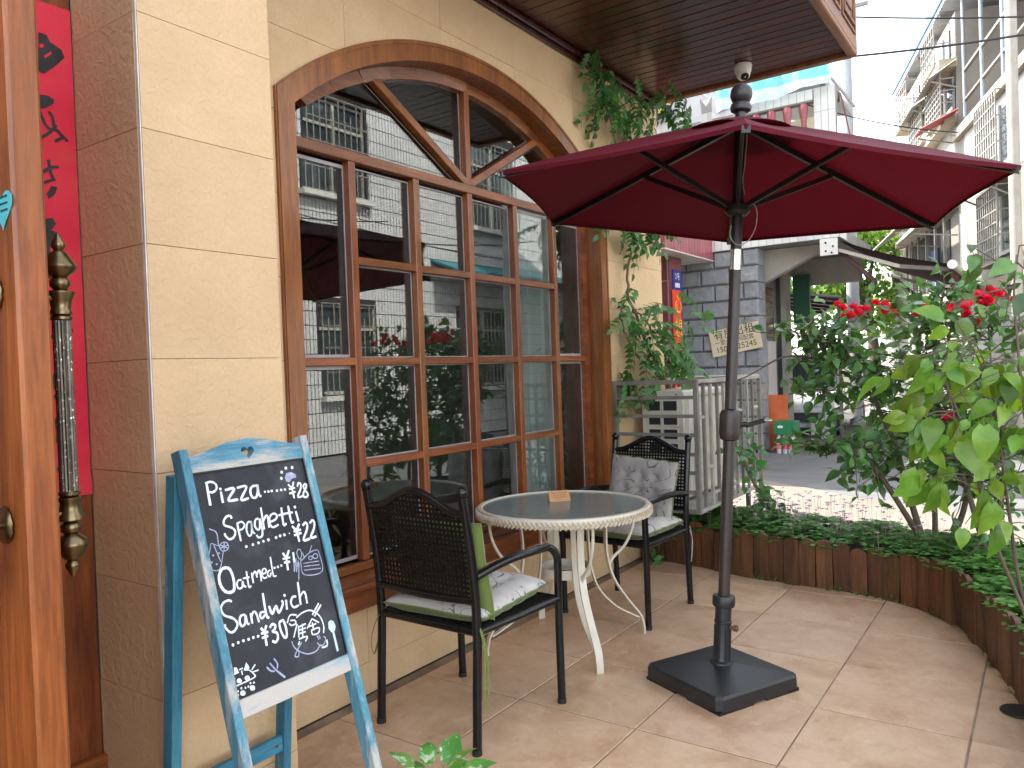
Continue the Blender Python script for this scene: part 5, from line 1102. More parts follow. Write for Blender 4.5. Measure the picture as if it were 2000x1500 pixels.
tiled('facade_tiles', rp(3.55, 2.4, .001), -RD, (0, 0, 1), RN, .5, 1.7, .07, .20, rb)
ledge = M('cream_ledge', (.44, .38, .28), (.35, .30, .22), 3, rough=.8, dirt=((.3, .24, .17), 2, .6, .8))
for t0, t1, z, n1 in ((-.9, 3.55, 5.50, .10), (3.56, 9.2, 5.9, .22), (3.6, 9.2, 4.25, .25), (-.9, 9.2, 2.42, .15), (3.5, 5.2, 6.95, .3)):
    mb = MB(); rbox(mb, t0, t1, -.02, n1, z, z + .17); mb.build('ledge', ledge, rb)
cage_m = M('white_cage_paint', (.30, .285, .25), (.22, .21, .18), 8, rough=.5, dirt=((.2, .12, .07), 9, .62, .76)); gls = M('dark_window', (.03, .045, .05), (.06, .08, .085), 2, rough=.08, spec=.8)
def cage(t0, t1, z0, z1, n0, d, nv, nh, frame=True):
    mb = MB(); rbox(mb, t0, t1, n0 - .04, n0 + .012, z0, z1); w_ = mb.build('window', gls, rb)
    mb = MB(); rbox(mb, (t0+t1)/2 - .03, (t0+t1)/2 + .03, n0 + .013, n0 + .04, z0, z1); rbox(mb, t0, t1, n0 + .013, n0 + .035, z0, z0 + .06); mb.build('frame', wp, w_)
    e = .10
    for k in range(nv + 1):
        t = t0 - e + (t1 - t0 + 2*e)*k/nv; mb = MB(); mb.bar(rp(t, z0 - e, n0 + d), rp(t, z1 + e, n0 + d), .022, .022, RN); mb.build('cage_bar', cage_m, w_)
    for k in range(nh + 1):
        z = z0 - e + (z1 - z0 + 2*e)*k/nh; mb = MB(); mb.bar(rp(t0 - e, z, n0 + d), rp(t1 + e, z, n0 + d), .02, .02); mb.build('cage_bar', cage_m, w_)
        for t in (t0 - e, t1 + e):
            if k % 2 == 0: mb = MB(); mb.bar(rp(t, z, n0), rp(t, z, n0 + d), .02, .02); mb.build('cage_bar', cage_m, w_)
    mb = MB(); rbox(mb, t0 - e - .02, t1 + e + .02, n0, n0 + d + .02, z0 - e - .05, z0 - e - .02); mb.build('cage_tray', ledge, w_)
cage(.35, 1.32, 4.35, 5.35, .0, .22, 9, 6); cage(.40, 1.32, 2.95, 3.9, .0, .22, 9, 6); cage(3.6, 4.75, 5.95 + .2, 6.75, .05, .24, 7, 7); cage(5.4, 6.6, 6.15, 6.85, .05, .24, 7, 6); cage(6.9, 8.2, 7.1, 7.75, .02, .3, 6, 4); cage(3.9, 4.9, 7.25, 7.8, .02, .3, 6, 4); cage(5.6, 7.4, 4.6, 5.5, .02, .3, 8, 5)
mb = MB(); rbox(mb, 4.3, 8.6, .0, .012, 2.85, 4.15); mb.build('painted_opening_shade', M('painted_inside_shade', (0, 0, 0)), rb)  # flat near-black panel, shade of an opening painted on the wall
for t in (4.35, 5.2, 6.1, 7.0, 7.8, 8.5):
    mb = MB(); mb.bar(rp(t, 2.82, .10), rp(t, 4.2, .10), .05, .05, RN); mb.build('shop_mullion', cage_m, rb)
mb = MB(); rbox(mb, 5.3, 5.9, .014, .05, 2.9, 3.7); mb.build('blue_cloth', M('blue_cloth', (.03, .08, .25), (.03, .06, .2), 3, rough=.9), rb)
cor = M('corrugated_sheet', (.40, .385, .35), (.31, .295, .265), 5, rough=.5, dirt=((.27, .22, .17), 3, .55, .75))
def corr(t0, t1, z0, n0, z1, n1, m_=cor, nm='corrugated_awning'):
    mb = MB(); nn = int((t1-t0)/.045); mb.grid(lambda u, v: rp(t0 + (t1-t0)*u, z0 + (z1-z0)*v + .022*math.sin((t1-t0)*u/.155*2*PI), n0 + (n1-n0)*v), nn, 2); mb.build(nm, m_, rb, 60)
    for t in (t0 + .1, t1 - .1): mb = MB(); mb.bar(rp(t, z1 - .04, n1 - .05), rp(t, z0 - .5, .02), .025, .025); mb.build('awning_stay', cage_m, rb)
corr(3.4, 5.0, 7.05, .02, 6.75, .5); corr(5.2, 6.9, 7.05, .02, 6.75, .5); corr(3.55, 5.3, 4.22, .5, 3.85, .85); corr(5.35, 9.2, 4.75, .05, 4.15, .9); corr(.15, 1.6, 4.35 - .05, .02, 4.08, .5)
corr(-.9, 9.5, 7.95, -3.2, 8.33, .12, M('grey_roof_sheet', (.40, .41, .42), (.33, .34, .35), 2, rough=.5), 'roof_sheet')
mb = MB(); mb.bar(rp(-.9, 8.42, .16), rp(9.6, 8.50, .16), .05, .22, ch=.01); mb.build('blue_roof_edge', M('blue_metal', (.03, .12, .36), (.06, .2, .46), 3, rough=.4), rb)
for k in range(9): mb = MB(); mb.bar(rp(-.3 + 1.15*k, 7.90, -3.0), rp(-.3 + 1.15*k, 8.25, .1), .05, .06); mb.build('rafter', galv, rb)
for t in (.9, 2.1, 3.3): mb = MB(); mb.tube([rp(t, 5.68, -.08), rp(t, 8.24, -.08)], .032, 10); mb.build('roof_post', M('blue_grey_pipe', (.30, .36, .40), (.24, .3, .34), 4, rough=.5), rb, 40)
mb = MB(); rbox(mb, -.9, 3.4, -.12, -.06, 6.75, 6.80); rbox(mb, -.9, 3.4, -.12, -.06, 6.2, 6.24); mb.build('railing', galv, rb)
redt = M('red_roof_tile', (.42, .08, .075), (.33, .06, .06), 5, rough=.5)
corr(3.2, 3.9, 6.05, .05, 5.75, .7, redt, 'red_tile_hood'); 
for k in range(5): mb = MB(); mb.tube([rp(9.6 + .35*k, 6.6, -.4), rp(9.6 + .35*k, 8.0 + .2*(k % 2), -.4)], .02, 6); mb.build('antenna', galv, rb)
mb = MB(); mb.prism([rp(9.22, 6.62, .4), rp(12.5, 6.62, .4), rp(12.5, 7.2, -1.2), rp(9.22, 7.2, -1.2)], (0, 0, .06)); mb.build('red_roof', redt, rb)
mb = MB(); mb.tube([rp(-.80, 0, .28), rp(-.80, 7.5, .28)], .075, 12); tag(mb.build('utility_post', M('concrete_post', (.42, .38, .33), (.34, .31, .27), 3, rough=.8), smooth=50), 'thick pale concrete post in front of the apartment block at the right edge', 'post')

# ------------------------------------------------------------------ tiled building across the lane (seen mirrored in the window)
OY = -5.6
ob = thing('tiled_building', (12, OY - 2, 0), 'white tiled building across the lane, mirrored in the window panes', 'building')
hol = [(9.25, 10.75, 4.75, 6.45), (14.1, 15.9, 4.75, 6.7), (9.5, 10.9, 1.1, 2.72), (13.4, 15.4, 1.1, 2.8), (5.0, 6.4, 4.75, 6.45), (18.6, 20.2, 4.75, 6.5)]
mb = MB(); mb.box(3.6, 26, OY - 5, OY - .13, 0, 7.2)
us = sorted({3.6, 26, *[h[0] for h in hol], *[h[1] for h in hol]}); vz = sorted({0, 7.2, *[h[2] for h in hol], *[h[3] for h in hol]})
for a, b in zip(us, us[1:]):
    for c, d in zip(vz, vz[1:]):
        if not any(h[0] <= a and b <= h[1] and h[2] <= c and d <= h[3] for h in hol): mb.box(a, b, OY - .129, OY - .006, c, d)
mb.build('wall', M('black_joint', (.03, .03, .03), (.04, .04, .04), rough=.9), ob)
wt2 = M('white_glazed_tile', (.72, .72, .70), (.64, .64, .62), 1.2, rough=.3, var=.05, island=True, shift=False)
tiled('facade_tiles', (24, OY - .005, 0), (-1, 0, 0), (0, 0, 1), (0, 1, 0), 20, 7.2, .085, .26, ob, mat=wt2, gap=.017, holes=[(24 - h[1], 24 - h[0], h[2], h[3]) for h in hol])
for (x0, x1, z0, z1) in hol:
    mb = MB(); mb.box(x0, x1, OY - .128, OY - .10, z0, z1); w_ = mb.build('window', gls, ob)
    mb = MB()
    for x in (x0, (x0+x1)/2, x1): mb.box(x - .03, x + .03, OY - .099, OY - .06, z0, z1)
    for z in (z0 + .03, z1 - .03, z0 + (z1-z0)*.72): mb.box(x0, x1, OY - .0985, OY - .0615, z - .025, z + .025)
    mb.build('frame', alu, w_)
    n = int((x1-x0)/.14)
    for k in range(n + 1): mb = MB(); mb.bar((x0 + (x1-x0)*k/n, OY + .09, z0), (x0 + (x1-x0)*k/n, OY + .09, z1 - (.25 if k % 3 == 1 else 0)), .016, .016, (0, 1, 0)); mb.build('cage_bar', galv_l, w_)
    for k in range(5): z = z0 + (z1-z0)*k/4; mb = MB(); mb.bar((x0, OY + .09, z), (x1, OY + .09, z), .016, .016); mb.build('cage_bar', galv_l, w_)
    mb = MB(); mb.box(x0 - .1, x1 + .1, OY + .003, OY + .16, z0 - .12, z0 - .03); mb.build('sill', wp, w_)
mb = MB(); mb.prism([(12.6, OY + .005, 3.80), (19, OY + .005, 3.80), (19, OY + .7, 3.52), (12.6, OY + .7, 3.52)], (0, 0, .05)); mb.build('teal_canopy', M('teal_sheet', (.03, .22, .27), (.03, .18, .22), 3, rough=.5), ob)
mb = MB(); mb.box(4, 24, OY + .003, OY + .12, 3.45, 3.58); mb.build('string_course', wp, ob)
# wires
wire_m = M('black_cable', (.012, .012, .013), (.016, .016, .016), rough=.6)
def wire(a, b, sag, r, label): 
    a, b = V(a), V(b); mb = MB(); mb.tube([a.lerp(b, k/24) - V((0, 0, sag*4*(k/24)*(1-k/24))) for k in range(25)], r, 6)
    return tag(mb.build('overhead_cable', wire_m, smooth=60), label, 'cable', 'overhead cables')
wire((10, 2.46, 5.64), (12.9, -.8, 5.76), .06, .012, 'topmost black overhead cable crossing the sky right of the canopy')
wire((10, 2.48, 5.08), (12.9, -.8, 5.68), .06, .015, 'thicker black overhead cable meeting the lower corner of the canopy')
wire((12.8, 4.0, 5.95), (17.4, 1.0, 5.6), .2, .012, 'sagging thin overhead cable behind the umbrella top')
wire((11.0, -5.3, 4.35), (5.0, -4.9, 4.1), .18, .012, 'upper cable along the white tiled building in the reflection'); wire((16.0, -5.2, 4.5), (6.0, -5.0, 3.95), .25, .014, 'lower cable along the white tiled building in the reflection')
wire((16.0, -5.25, 4.0), (7.0, -5.1, 4.25), .1, .01, 'thin cable along the white tiled building in the reflection')
up_ = thing('utility_pole', (17.25, 3.37, 0), 'tall slim grey utility pole against the white sky', 'pole')
mb = MB(); mb.tube([(17.3, 3.34, 0), (17.28, 3.36, 10.5)], [.13, .10], 14); mb.build('shaft', M('grey_pole', (.40, .43, .45), (.32, .35, .37), 5, rough=.6, stretch=(1, 1, .3)), up_, 50)
mb = MB(); mb.bar((17.28, 2.9, 8.6), (17.28, 3.8, 8.6), .07, .07); mb.build('crossarm', galv, up_)

# ------------------------------------------------------------------ a parked van behind the shrub
car = thing('parked_van', (0, 0, 0), 'white van parked on the street behind the flowering shrub', 'van')
wh = M('white_car_paint', (.62, .63, .65), (.58, .59, .61), 3, rough=.18, coat=.6)
prof = [(14.2, .18), (14.15, .55), (14.3, .88), (14.75, 1.02), (15.35, 1.62), (15.7, 1.74), (17.9, 1.74), (18.15, 1.5), (18.2, .25)]
mb = MB(); mb.prism([(x, 1.75, z) for x, z in prof], (0, 1.5, 0)); cb = mb.build('body', wh, car, 25)
mb = MB(); mb.prism([(14.80, 1.83, 1.05), (15.33, 1.83, 1.58), (15.30, 1.83, 1.60), (14.765, 1.83, 1.06)], (0, 1.34, 0)); mb.build('windscreen', gls, cb)
for y in (1.742, 3.252):
    mb = MB(); mb.prism([(15.0, y, 1.08), (15.45, y, 1.58), (16.2, y, 1.62), (16.2, y, 1.08)], (0, .006, 0)); mb.build('side_window', gls, cb); mb = MB(); mb.prism([(16.3, y, 1.08), (16.3, y, 1.62), (17.8, y, 1.62), (17.8, y, 1.08)], (0, .006, 0)); mb.build('side_window', gls, cb)
for y in (1.92, 3.08): mb = MB(); mb.obox((14.175, y, .70), ((1, 0, .2), (0, 1, 0), (0, 0, 1)), (.02, .15, .08)); mb.build('headlight', M('lamp_glass', (.6, .6, .6), (.5, .5, .52), rough=.1), car)
mb = MB(); mb.obox((14.15, 2.5, .40), ((1, 0, 0), (0, 1, 0), (0, 0, 1)), (.02, .62, .10)); mb.build('bumper', M('dark_track', (0, 0, 0)), car)
for x in (14.85, 17.4):
    for y in (1.73, 3.12):
        mb = MB(); mb.lathe([(.18, 0), (.30, .0), (.31, .03), (.31, .13), (.30, .15), (.18, .15)], (x, y, .28), (0, 1, 0), n=20); wl_ = mb.build('wheel', M('tyre', (.015, .015, .015), (.02, .02, .02), rough=.8), car, 35); mb = MB(); mb.lathe([(.001, .02), (.185, .02), (.185, .13), (.001, .13)], (x, y, .28), (0, 1, 0), n=16); mb.build('rim', steel, wl_, 35)
car.location = (.9, 1.15, 0); car.scale = (.97, .95, .86); car.rotation_euler = (0, 0, .03)
# ------------------------------------------------------------------ plants
def leaf_shape(L, Wd, fold, droop, heart=False, n=5, serr=0.0):
    mb = MB(); vs = []
    for i in range(n + 1):
        t = i/n; w = Wd*.5*((math.sin(PI*min(1, t*1.02)**(.62 if heart else .78)))**.85 if 0 < t < 1 else 0)
        if heart and i == 0: w = Wd*.16
        y = L*t; z = -droop*L*t*t; s = 1 + serr*(i % 2)
        vs += [(-w*s, y - (.08*L if heart and i == 0 else 0), z + fold*w), (0, y, z), (w*s, y - (.08*L if heart and i == 0 else 0), z + fold*w)]
    fs = []
    for i in range(n): a = i*3; fs += [(a, a+1, a+4, a+3), (a+1, a+2, a+5, a+4)]
    mb.add(vs, fs); return mb
def leaf_mesh(name, mat, L, Wd, fold=.35, droop=.25, heart=False, stalk=.015):
    mb = leaf_shape(L, Wd, fold, droop, heart); mb.v = [(x, y + stalk, z) for x, y, z in mb.v]
    mb.tube([(0, 0, 0), (0, stalk + .004, 0)], .0012, 4); return mesh_only(mb, name, mat, 80)
def orient(p, d, nrm, roll=0.0, s=1.0):
    d = V(d).normalized(); nrm = V(nrm); x = d.cross(nrm)
    if x.length < 1e-3: x = d.orthogonal()
    x.normalize(); z = x.cross(d); m = Matrix((x, d, z)).transposed().to_4x4()
    return Matrix.Translation(p) @ m @ Matrix.Rotation(roll, 4, 'Y') @ Matrix.Scale(s, 4)
def rv(s=1.0): return V((R.gauss(0, s), R.gauss(0, s), R.gauss(0, s)))
CAMP = V((0, 0, 1.38))
bark = M('grey_bark', (.16, .12, .09), (.10, .07, .05), 14, rough=.85, bumps=((60, .6, .004),), stretch=(1, 1, .4))
SHRUB=[
[(5.305, 0.664, 0.235), (5.148, 0.811, 0.563), (5.012, 0.924, 0.792), (4.873, 1.038, 0.85), (4.804, 1.138, 0.863)],
[(5.305, 0.664, 0.235), (5.257, 0.741, 0.582), (5.277, 0.809, 0.862), (5.205, 0.921, 1.153), (5.141, 1.021, 1.38), (5.111, 1.069, 1.573)],
[(5.348, 0.602, 0.235), (5.408, 0.613, 0.6), (5.451, 0.646, 0.85), (5.5, 0.673, 1.17), (5.485, 0.706, 1.528)],
[(5.089, 0.536, 0.227), (5.163, 0.436, 0.464), (5.248, 0.411, 0.753), (5.266, 0.483, 1.115), (5.377, 0.511, 1.515), (5.357, 0.546, 1.718)],
[(4.92, 0.298, 0.23), (4.953, 0.391, 0.617), (4.984, 0.44, 0.783), (5.002, 0.511, 1.07), (4.989, 0.712, 1.37)],
[(4.75, 0.157, 0.23), (4.808, 0.244, 0.403), (4.955, 0.219, 0.795), (5.054, 0.264, 1.181), (5.167, 0.287, 1.527)],
[(5.288, 0.803, 1.18), (5.248, 0.953, 1.332), (5.136, 1.202, 1.381), (5.007, 1.388, 1.405), (4.885, 1.647, 1.268), (4.763, 1.908, 1.258)],
[(5.248, 0.953, 1.332), (5.176, 1.147, 1.45), (5.068, 1.305, 1.554), (4.957, 1.465, 1.561)],
[(5.131, 1.026, 1.094), (5.025, 1.181, 1.196), (4.915, 1.338, 1.171)]]
dark_leaf = leafmat('glossy_dark_leaf', (.050, .135, .034), (.090, .20, .046), trans=.34, rough=.28, var=.5, hue=.018, spec=.6)
lm = [leaf_mesh('leaf', dark_leaf, L, Wd, f, d) for L, Wd, f, d in ((.088, .058, .3, .2), (.098, .062, .45, .35), (.072, .05, .2, .1), (.105, .060, .35, .5))]
sh = thing('flowering_shrub', (5.2, .62, .22), 'large dark green shrub with red flowers in the curved planter', 'shrub')
tw = []                                                            # twigs that carry leaves: (start, end)
for si, st in enumerate(SHRUB):
    pts = spline(st, 5); r0 = (.020, .021, .018, .019, .017, .016, .011, .010, .008)[si]
    if si == 6: pts = pts
    mb = MB(); mb.tube(pts, [r0*(1 - .75*i/(len(pts)-1)) for i in range(len(pts))], 8); mb.build('stem', bark, sh, 60)
    a0 = .30 if si < 6 else .1
    for i, p in enumerate(pts):
        f = i/(len(pts)-1)
        if f < a0 or (si == 6 and f > .52): continue
        for _ in range((5 if si in (4, 5) else 4) if si < 6 else 2):
            d = rv(); d.z = abs(d.z)*.35 + .05 if f > .6 else d.z*.6 + .1
            d.normalize(); tw.append((p, p + d*R.uniform(.12, .34)*(1 if si < 6 else .7), r0))
for a, b, k in (((5.357, .546, 1.718), (5.36, .50, 1.76), 4), ((5.485, .706, 1.528), (5.45, .60, 1.68), 3), ((5.167, .287, 1.527), (5.20, .22, 1.66), 3), ((5.111, 1.069, 1.573), (5.12, .95, 1.66), 3), ((5.0, .71, 1.37), (5.05, .60, 1.58), 3), ((5.377, .511, 1.515), (5.25, .38, 1.66), 3)):
    a, b = V(a), V(b); mb = MB(); mb.tube([a, a.lerp(b, .5) + rv(.02), b], [.008, .006, .003], 6); mb.build('branch', bark, sh, 60)
    for q in range(k*2): p = a.lerp(b, R.uniform(.2, 1)); tw.append((p, p + V((R.gauss(0, .6), R.gauss(0, .6), R.uniform(-.2, .6))).normalized()*R.uniform(.10, .26), .006))
twm = MB(); leaves = []
for a, b, r0 in tw:
    mid = a.lerp(b, .5) + rv(.012); twm.tube([a, mid, b], [min(.004, r0*.35), .0028, .0014], 5)
    n = max(3, int((b - a).length/.043))
    for i in range(n):
        f = .2 + .8*i/(n-1); p = a.lerp(b, f); ax_ = (b - a).normalized()
        d = (ax_*.5 + rv(.55)); d.z -= .15; nm = V((R.gauss(-.25, .5), R.gauss(-.25, .5), 1.0)); leaves.append((p, d, nm, R.uniform(.58, .98)))
tag(twm.build('twigs', bark, sh), kind='stuff')
leaves.sort(key=lambda l: (l[0] - CAMP).length); so = V(sh.location)
step = max(1, len(leaves)/300)
pickd = {int(i*step) for i in range(300)} if len(leaves) > 300 else set(range(len(leaves)))
rest = MB()
for i, (p, d, nm, s) in enumerate(leaves):
    mw = orient(p - so, d, nm, R.uniform(-.5, .5), s)
    if i in pickd: inst('leaf', lm[i % 4], sh, mw)
    else:
        me = lm[i % 4]; rest.add([mw @ v_.co + so for v_ in me.vertices], [tuple(f.vertices) for f in me.polygons])
tag(rest.build('foliage', dark_leaf, sh, 80), kind='stuff')
petal = leafmat('red_petal', (.62, .010, .018), (.75, .03, .04), trans=.3, rough=.5, var=.2, hue=.01)
fm = MB()
for q in range(3):
    for k in range(5 + q):
        a = 2*PI*(k + .5*q)/(5 + q); t = .35 + .45*q; d = V((math.cos(a)*math.cos(t), math.sin(a)*math.cos(t), math.sin(t))); lf = leaf_shape(.042 - .006*q, .038, .5, -.35, n=4); mw = orient(V((0, 0, .004*q)), d, (0, 0, 1), R.uniform(-.4, .4)); fm.add([mw @ V(v_) for v_ in lf.v], lf.f)
fme = mesh_only(fm, 'flower', petal, 80)
from_px = [(5.10, 1.05, 1.60), (5.14, 1.03, 1.66), (5.19, 1.00, 1.62), (5.16, .98, 1.60), (5.20, .80, 1.66), (5.22, .83, 1.61), (5.24, .76, 1.62), (5.17, .84, 1.60), (5.25, .42, 1.56), (5.27, .36, 1.55), (5.22, .40, 1.60), (5.20, .33, 1.67), (5.22, .27, 1.69), (5.18, .29, 1.63), (5.30, .60, 1.60), (5.26, .63, 1.58), (5.12, .16, 1.62), (5.05, .48, 1.02), (5.04, .44, .98)]
for p in from_px:
    for _ in range(2): inst('flower', fme, sh, Matrix.Translation(V(p)*.985 + V((0, 0, .055)) - so + rv(.028)) @ Matrix.Rotation(R.uniform(-.9, .9), 4, 'X') @ Matrix.Rotation(R.uniform(-.9, .9), 4, 'Y') @ Matrix.Rotation(R.uniform(0, 6), 4, 'Z') @ Matrix.Scale(R.uniform(.8, 1.25), 4))

# young yellow-green plant nearest the camera
YOUNG=[
[(3.30, 0.02, 0.225), (3.227, 0.10, 0.487), (3.039, 0.169, 0.761), (2.893, 0.212, 1.035), (2.805, 0.257, 1.239), (2.773, 0.308, 1.387)],
[(3.34, -.03, 0.225), (3.253, 0.09, 0.486), (3.071, 0.125, 0.845), (2.943, 0.143, 1.115), (2.872, 0.163, 1.316), (2.79, 0.196, 1.43)],
[(3.33, -.08, .225), (3.24, 0.02, 0.499), (3.003, 0.051, 0.945), (2.873, 0.07, 1.202), (2.868, 0.085, 1.441), (2.868, 0.089, 1.584), (2.882, 0.073, 1.711)]]
lime = leafmat('lime_leaf', (.105, .215, .026), (.175, .30, .042), trans=.42, rough=.3, var=.38, hue=.022)
ym = [leaf_mesh('leaf', lime, L, Wd, f, d, True, .03) for L, Wd, f, d in ((.105, .082, .16, .35), (.120, .085, .26, .55), (.085, .064, .2, .2), (.110, .078, .5, .7))]
yp = thing('young_leafy_plant', (3.32, -.03, .22), 'yellow-green young plant with big heart shaped leaves at the right', 'plant'); yo = V(yp.location)
dk = [leaf_mesh('leaf', dark_leaf, .09, .065, .3, .3, True, .025)]
for si, st in enumerate(YOUNG):
    pts = spline(st, 5); mb = MB(); mb.tube(pts, [.008*(1 - .75*i/(len(pts)-1)) for i in range(len(pts))], 7); mb.build('stem', bark, yp, 60)
    for i, p in enumerate(pts):
        f = i/(len(pts)-1)
        if f < .42 or p.z < .90: continue
        for q in range(2 if si < 2 else 1):
            side = V((-.45, .62, 0)) if R.random() < .62 else V((.35, -.5, 0)); d = side + rv(.5); b = p + d.normalized()*R.uniform(.05, .20) + V((0, 0, R.uniform(-.05, .08)))
            mb = MB(); mb.tube([p, p.lerp(b, .5) + V((0, 0, .012)), b], [.0028, .0022, .0015], 5); mb.build('twig', bark, yp, 60)
            for w_ in range(2 if R.random() < .75 else 3):
                ld = d.normalized()*.45 + rv(.4) + V((0, 0, -.65)); nm = V((-.8, -.45, .55)) + rv(.35); src = ym if p.z < 1.46 else dk
                inst('leaf', R.choice(src), yp, orient(b + rv(.012) - yo, ld, nm, R.uniform(-.4, .4), R.uniform(.5, .95)))

# ground cover and its flowers
cov = MB(); flw = MB(); cells = []
for i in range(0, 92):
    for k in range(75):
        u, v_ = (i + R.random()), R.random(); i0 = min(int(u), len(iz)-2); fr = u - int(u)
        if u >= len(iz)-1: continue
        p = iz[i0].lerp(iz[i0+1], fr).lerp(oz[i0].lerp(oz[i0+1], fr), v_)
        h = .245 + .10*R.random()*math.sin(PI*min(1, v_*1.15 + .08)) + .025*math.sin(u*.9) + .02; c = V((p.x, p.y, h))
        if v_ < .05: c += (iz[i0] - oz[i0]).normalized()*.03
        a = R.uniform(0, 6.28); s = R.uniform(.018, .034)
        for q in range(3):
            d = V((math.cos(a + q*2.094), math.sin(a + q*2.094), R.uniform(-.35, .15))); x = V((-d.y, d.x, 0))*.55
            cov.add([c, c + d*s*.6 + x*s, c + d*s*1.2 + x*s*.5, c + d*s*1.0, c + d*s*1.2 - x*s*.5, c + d*s*.6 - x*s], [(0, 1, 2, 3), (0, 3, 4, 5)])
clover = leafmat('clover_leaf', (.085, .22, .045), (.13, .30, .06), trans=.4, rough=.5, var=.4, hue=.02)
tag(cov.build('ground_cover', clover), 'low clover ground cover filling the curved planter', 'ground cover', kind='stuff')
for k in range(200):
    i0 = R.randint(12, 40); v_ = R.betavariate(3, 2); p = iz[i0].lerp(oz[i0], v_) + rv(.02); h = R.uniform(.33, .47); t = V((p.x, p.y, h)) + V((R.uniform(-.03, .03), R.uniform(-.03, .03), 0)); flw.tube([V((p.x, p.y, .24)), t], .0007, 3, caps=False)
    for q in range(5): a = q*1.257; d = V((math.cos(a), math.sin(a), .5))*.013; x = V((-d.y, d.x, 0))*.5; flw.add([t, t + d*.8 + x, t + d*1.4, t + d*.8 - x], [(0, 1, 2, 3)])
tag(flw.build('pink_blossoms', leafmat('pink_petal', (.62, .36, .52), (.72, .48, .62), trans=.3, rough=.6, var=.2)), 'tiny pink blossoms rising from the clover in the planter', 'flowers', kind='stuff')
wd_ = MB()
for k in range(46):
    i0 = R.randint(8, 70); p = inner[i0]; t_ = (inner[i0+1] - p).normalized(); nn = V((t_.y, -t_.x, 0)); p = p + nn*R.uniform(.008, .03)
    for q in range(R.randint(3, 8)):
        a = nn*R.uniform(.01, .05) + t_*R.uniform(-.04, .04) + V((0, 0, R.uniform(.01, .05))); x = t_*.004; wd_.add([p - x, p + x, p + a], [(0, 1, 2)])
tag(wd_.build('weeds', clover), 'small weeds sprouting along the foot of the wooden edging', 'weeds', kind='stuff')

# climbing vine with feathered leaves
VST=[[(5.46, 2.39, 1.256), (5.202, 2.39, 1.469), (5.047, 2.39, 1.688), (4.88, 2.39, 1.843), (4.875, 2.39, 2.002), (4.937, 2.39, 2.185), (5.037, 2.39, 2.323), (5.209, 2.39, 2.474)],
[(5.46, 2.39, 1.256), (4.949, 2.39, 1.47), (4.78, 2.39, 1.644), (4.76, 2.39, 1.746), (4.884, 2.39, 1.896)],
[(5.52, 2.30, 1.25), (5.34, 2.36, 1.507), (5.092, 2.39, 1.726), (4.932, 2.39, 1.792)],
[(5.033, 2.39, 2.268), (4.815, 2.37, 2.347), (4.63, 2.36, 2.391)],
[(5.037, 2.39, 2.323), (4.956, 2.39, 2.50), (4.799, 2.40, 2.868), (4.685, 2.40, 3.10), (4.589, 2.39, 3.27), (4.46, 2.38, 3.33)],
[(4.685, 2.40, 3.10), (4.95, 2.35, 3.22), (5.15, 2.25, 3.27), (5.30, 2.12, 3.24)],
[(4.773, 2.40, 2.88), (4.979, 2.36, 2.93), (5.25, 2.25, 2.95)],
[(5.40, 2.28, .23), (5.50, 2.30, .70), (5.50, 2.36, 1.10), (5.46, 2.39, 1.256)]]
vine = thing('climbing_vine', (5.40, 2.28, .23), 'climbing vine with feathered leaves on the cream wall beside the window', 'vine'); vo = V(vine.location)
vbark = M('vine_bark', (.19, .13, .085), (.12, .08, .05), 16, rough=.85, bumps=((60, .6, .004),))
vleaf = leafmat('vine_leaf', (.045, .14, .034), (.075, .20, .048), trans=.3, rough=.4, var=.35, hue=.02)
def frond(n, L, lf, wd, droop):
    mb = MB(); mb.tube([(0, L*t, -droop*L*t*t) for t in (0, .25, .5, .75, 1)], .0013, 4)
    for i in range(n + 1):
        for s in (-1, 1):
            if i == n and s == 1: continue
            t = .18 + .82*i/n; base = V((0, L*t, -droop*L*t*t)); d = V((s*.9, .45, -.25)) if i < n else V((0, 1, -.5)); q = leaf_shape(lf*(1 - .25*abs(t-.55)), wd, .25, .35, n=4); mw = orient(base, d, (0, 0, 1), R.uniform(-.3, .3)); mb.add([mw @ V(v_) for v_ in q.v], q.f)
    return mesh_only(mb, 'leaf', vleaf, 80)
fr = [frond(5, .19, .064, .032, .5), frond(4, .16, .068, .036, .35), frond(5, .22, .062, .031, .8), frond(3, .14, .074, .044, .4)]
for k, st in enumerate(VST):
    pts = spline(st, 6); r0 = (.013, .010, .010, .006, .007, .005, .005, .016)[k]; mb = MB(); mb.tube([p + rv(.006) for p in pts], [r0*(1 - .5*i/(len(pts)-1)) for i in range(len(pts))], 7); mb.build('stem', vbark, vine, 60)
def fronds(c, n, sp, down=.3, out=.5):
    for _ in range(n):
        p = V(c) + V((R.gauss(0, sp), -abs(R.gauss(0, sp*.5)), R.gauss(0, sp))); p.y = min(p.y, 2.43); d = V((R.gauss(0, .7), -abs(R.gauss(0, out)), R.gauss(0, .4) - down)); inst('leaf', R.choice(fr), vine, orient(p - vo, d, V((R.gauss(0, .3), -.7, .8)), R.uniform(-.5, .5), R.uniform(.8, 1.15)))
for c, n, sp in (((4.42, 2.37, 3.30), 7, .05), ((4.55, 2.36, 3.22), 6, .06), ((4.72, 2.36, 3.16), 7, .07), ((4.95, 2.32, 3.20), 8, .08), ((5.14, 2.22, 3.24), 8, .07), ((5.28, 2.10, 3.20), 5, .05), ((4.80, 2.37, 2.98), 6, .08), ((4.46, 2.38, 3.12), 4, .04), ((5.05, 2.33, 2.98), 5, .08), ((5.2, 2.26, 2.92), 5, .07)): fronds(c, n, sp, .7)
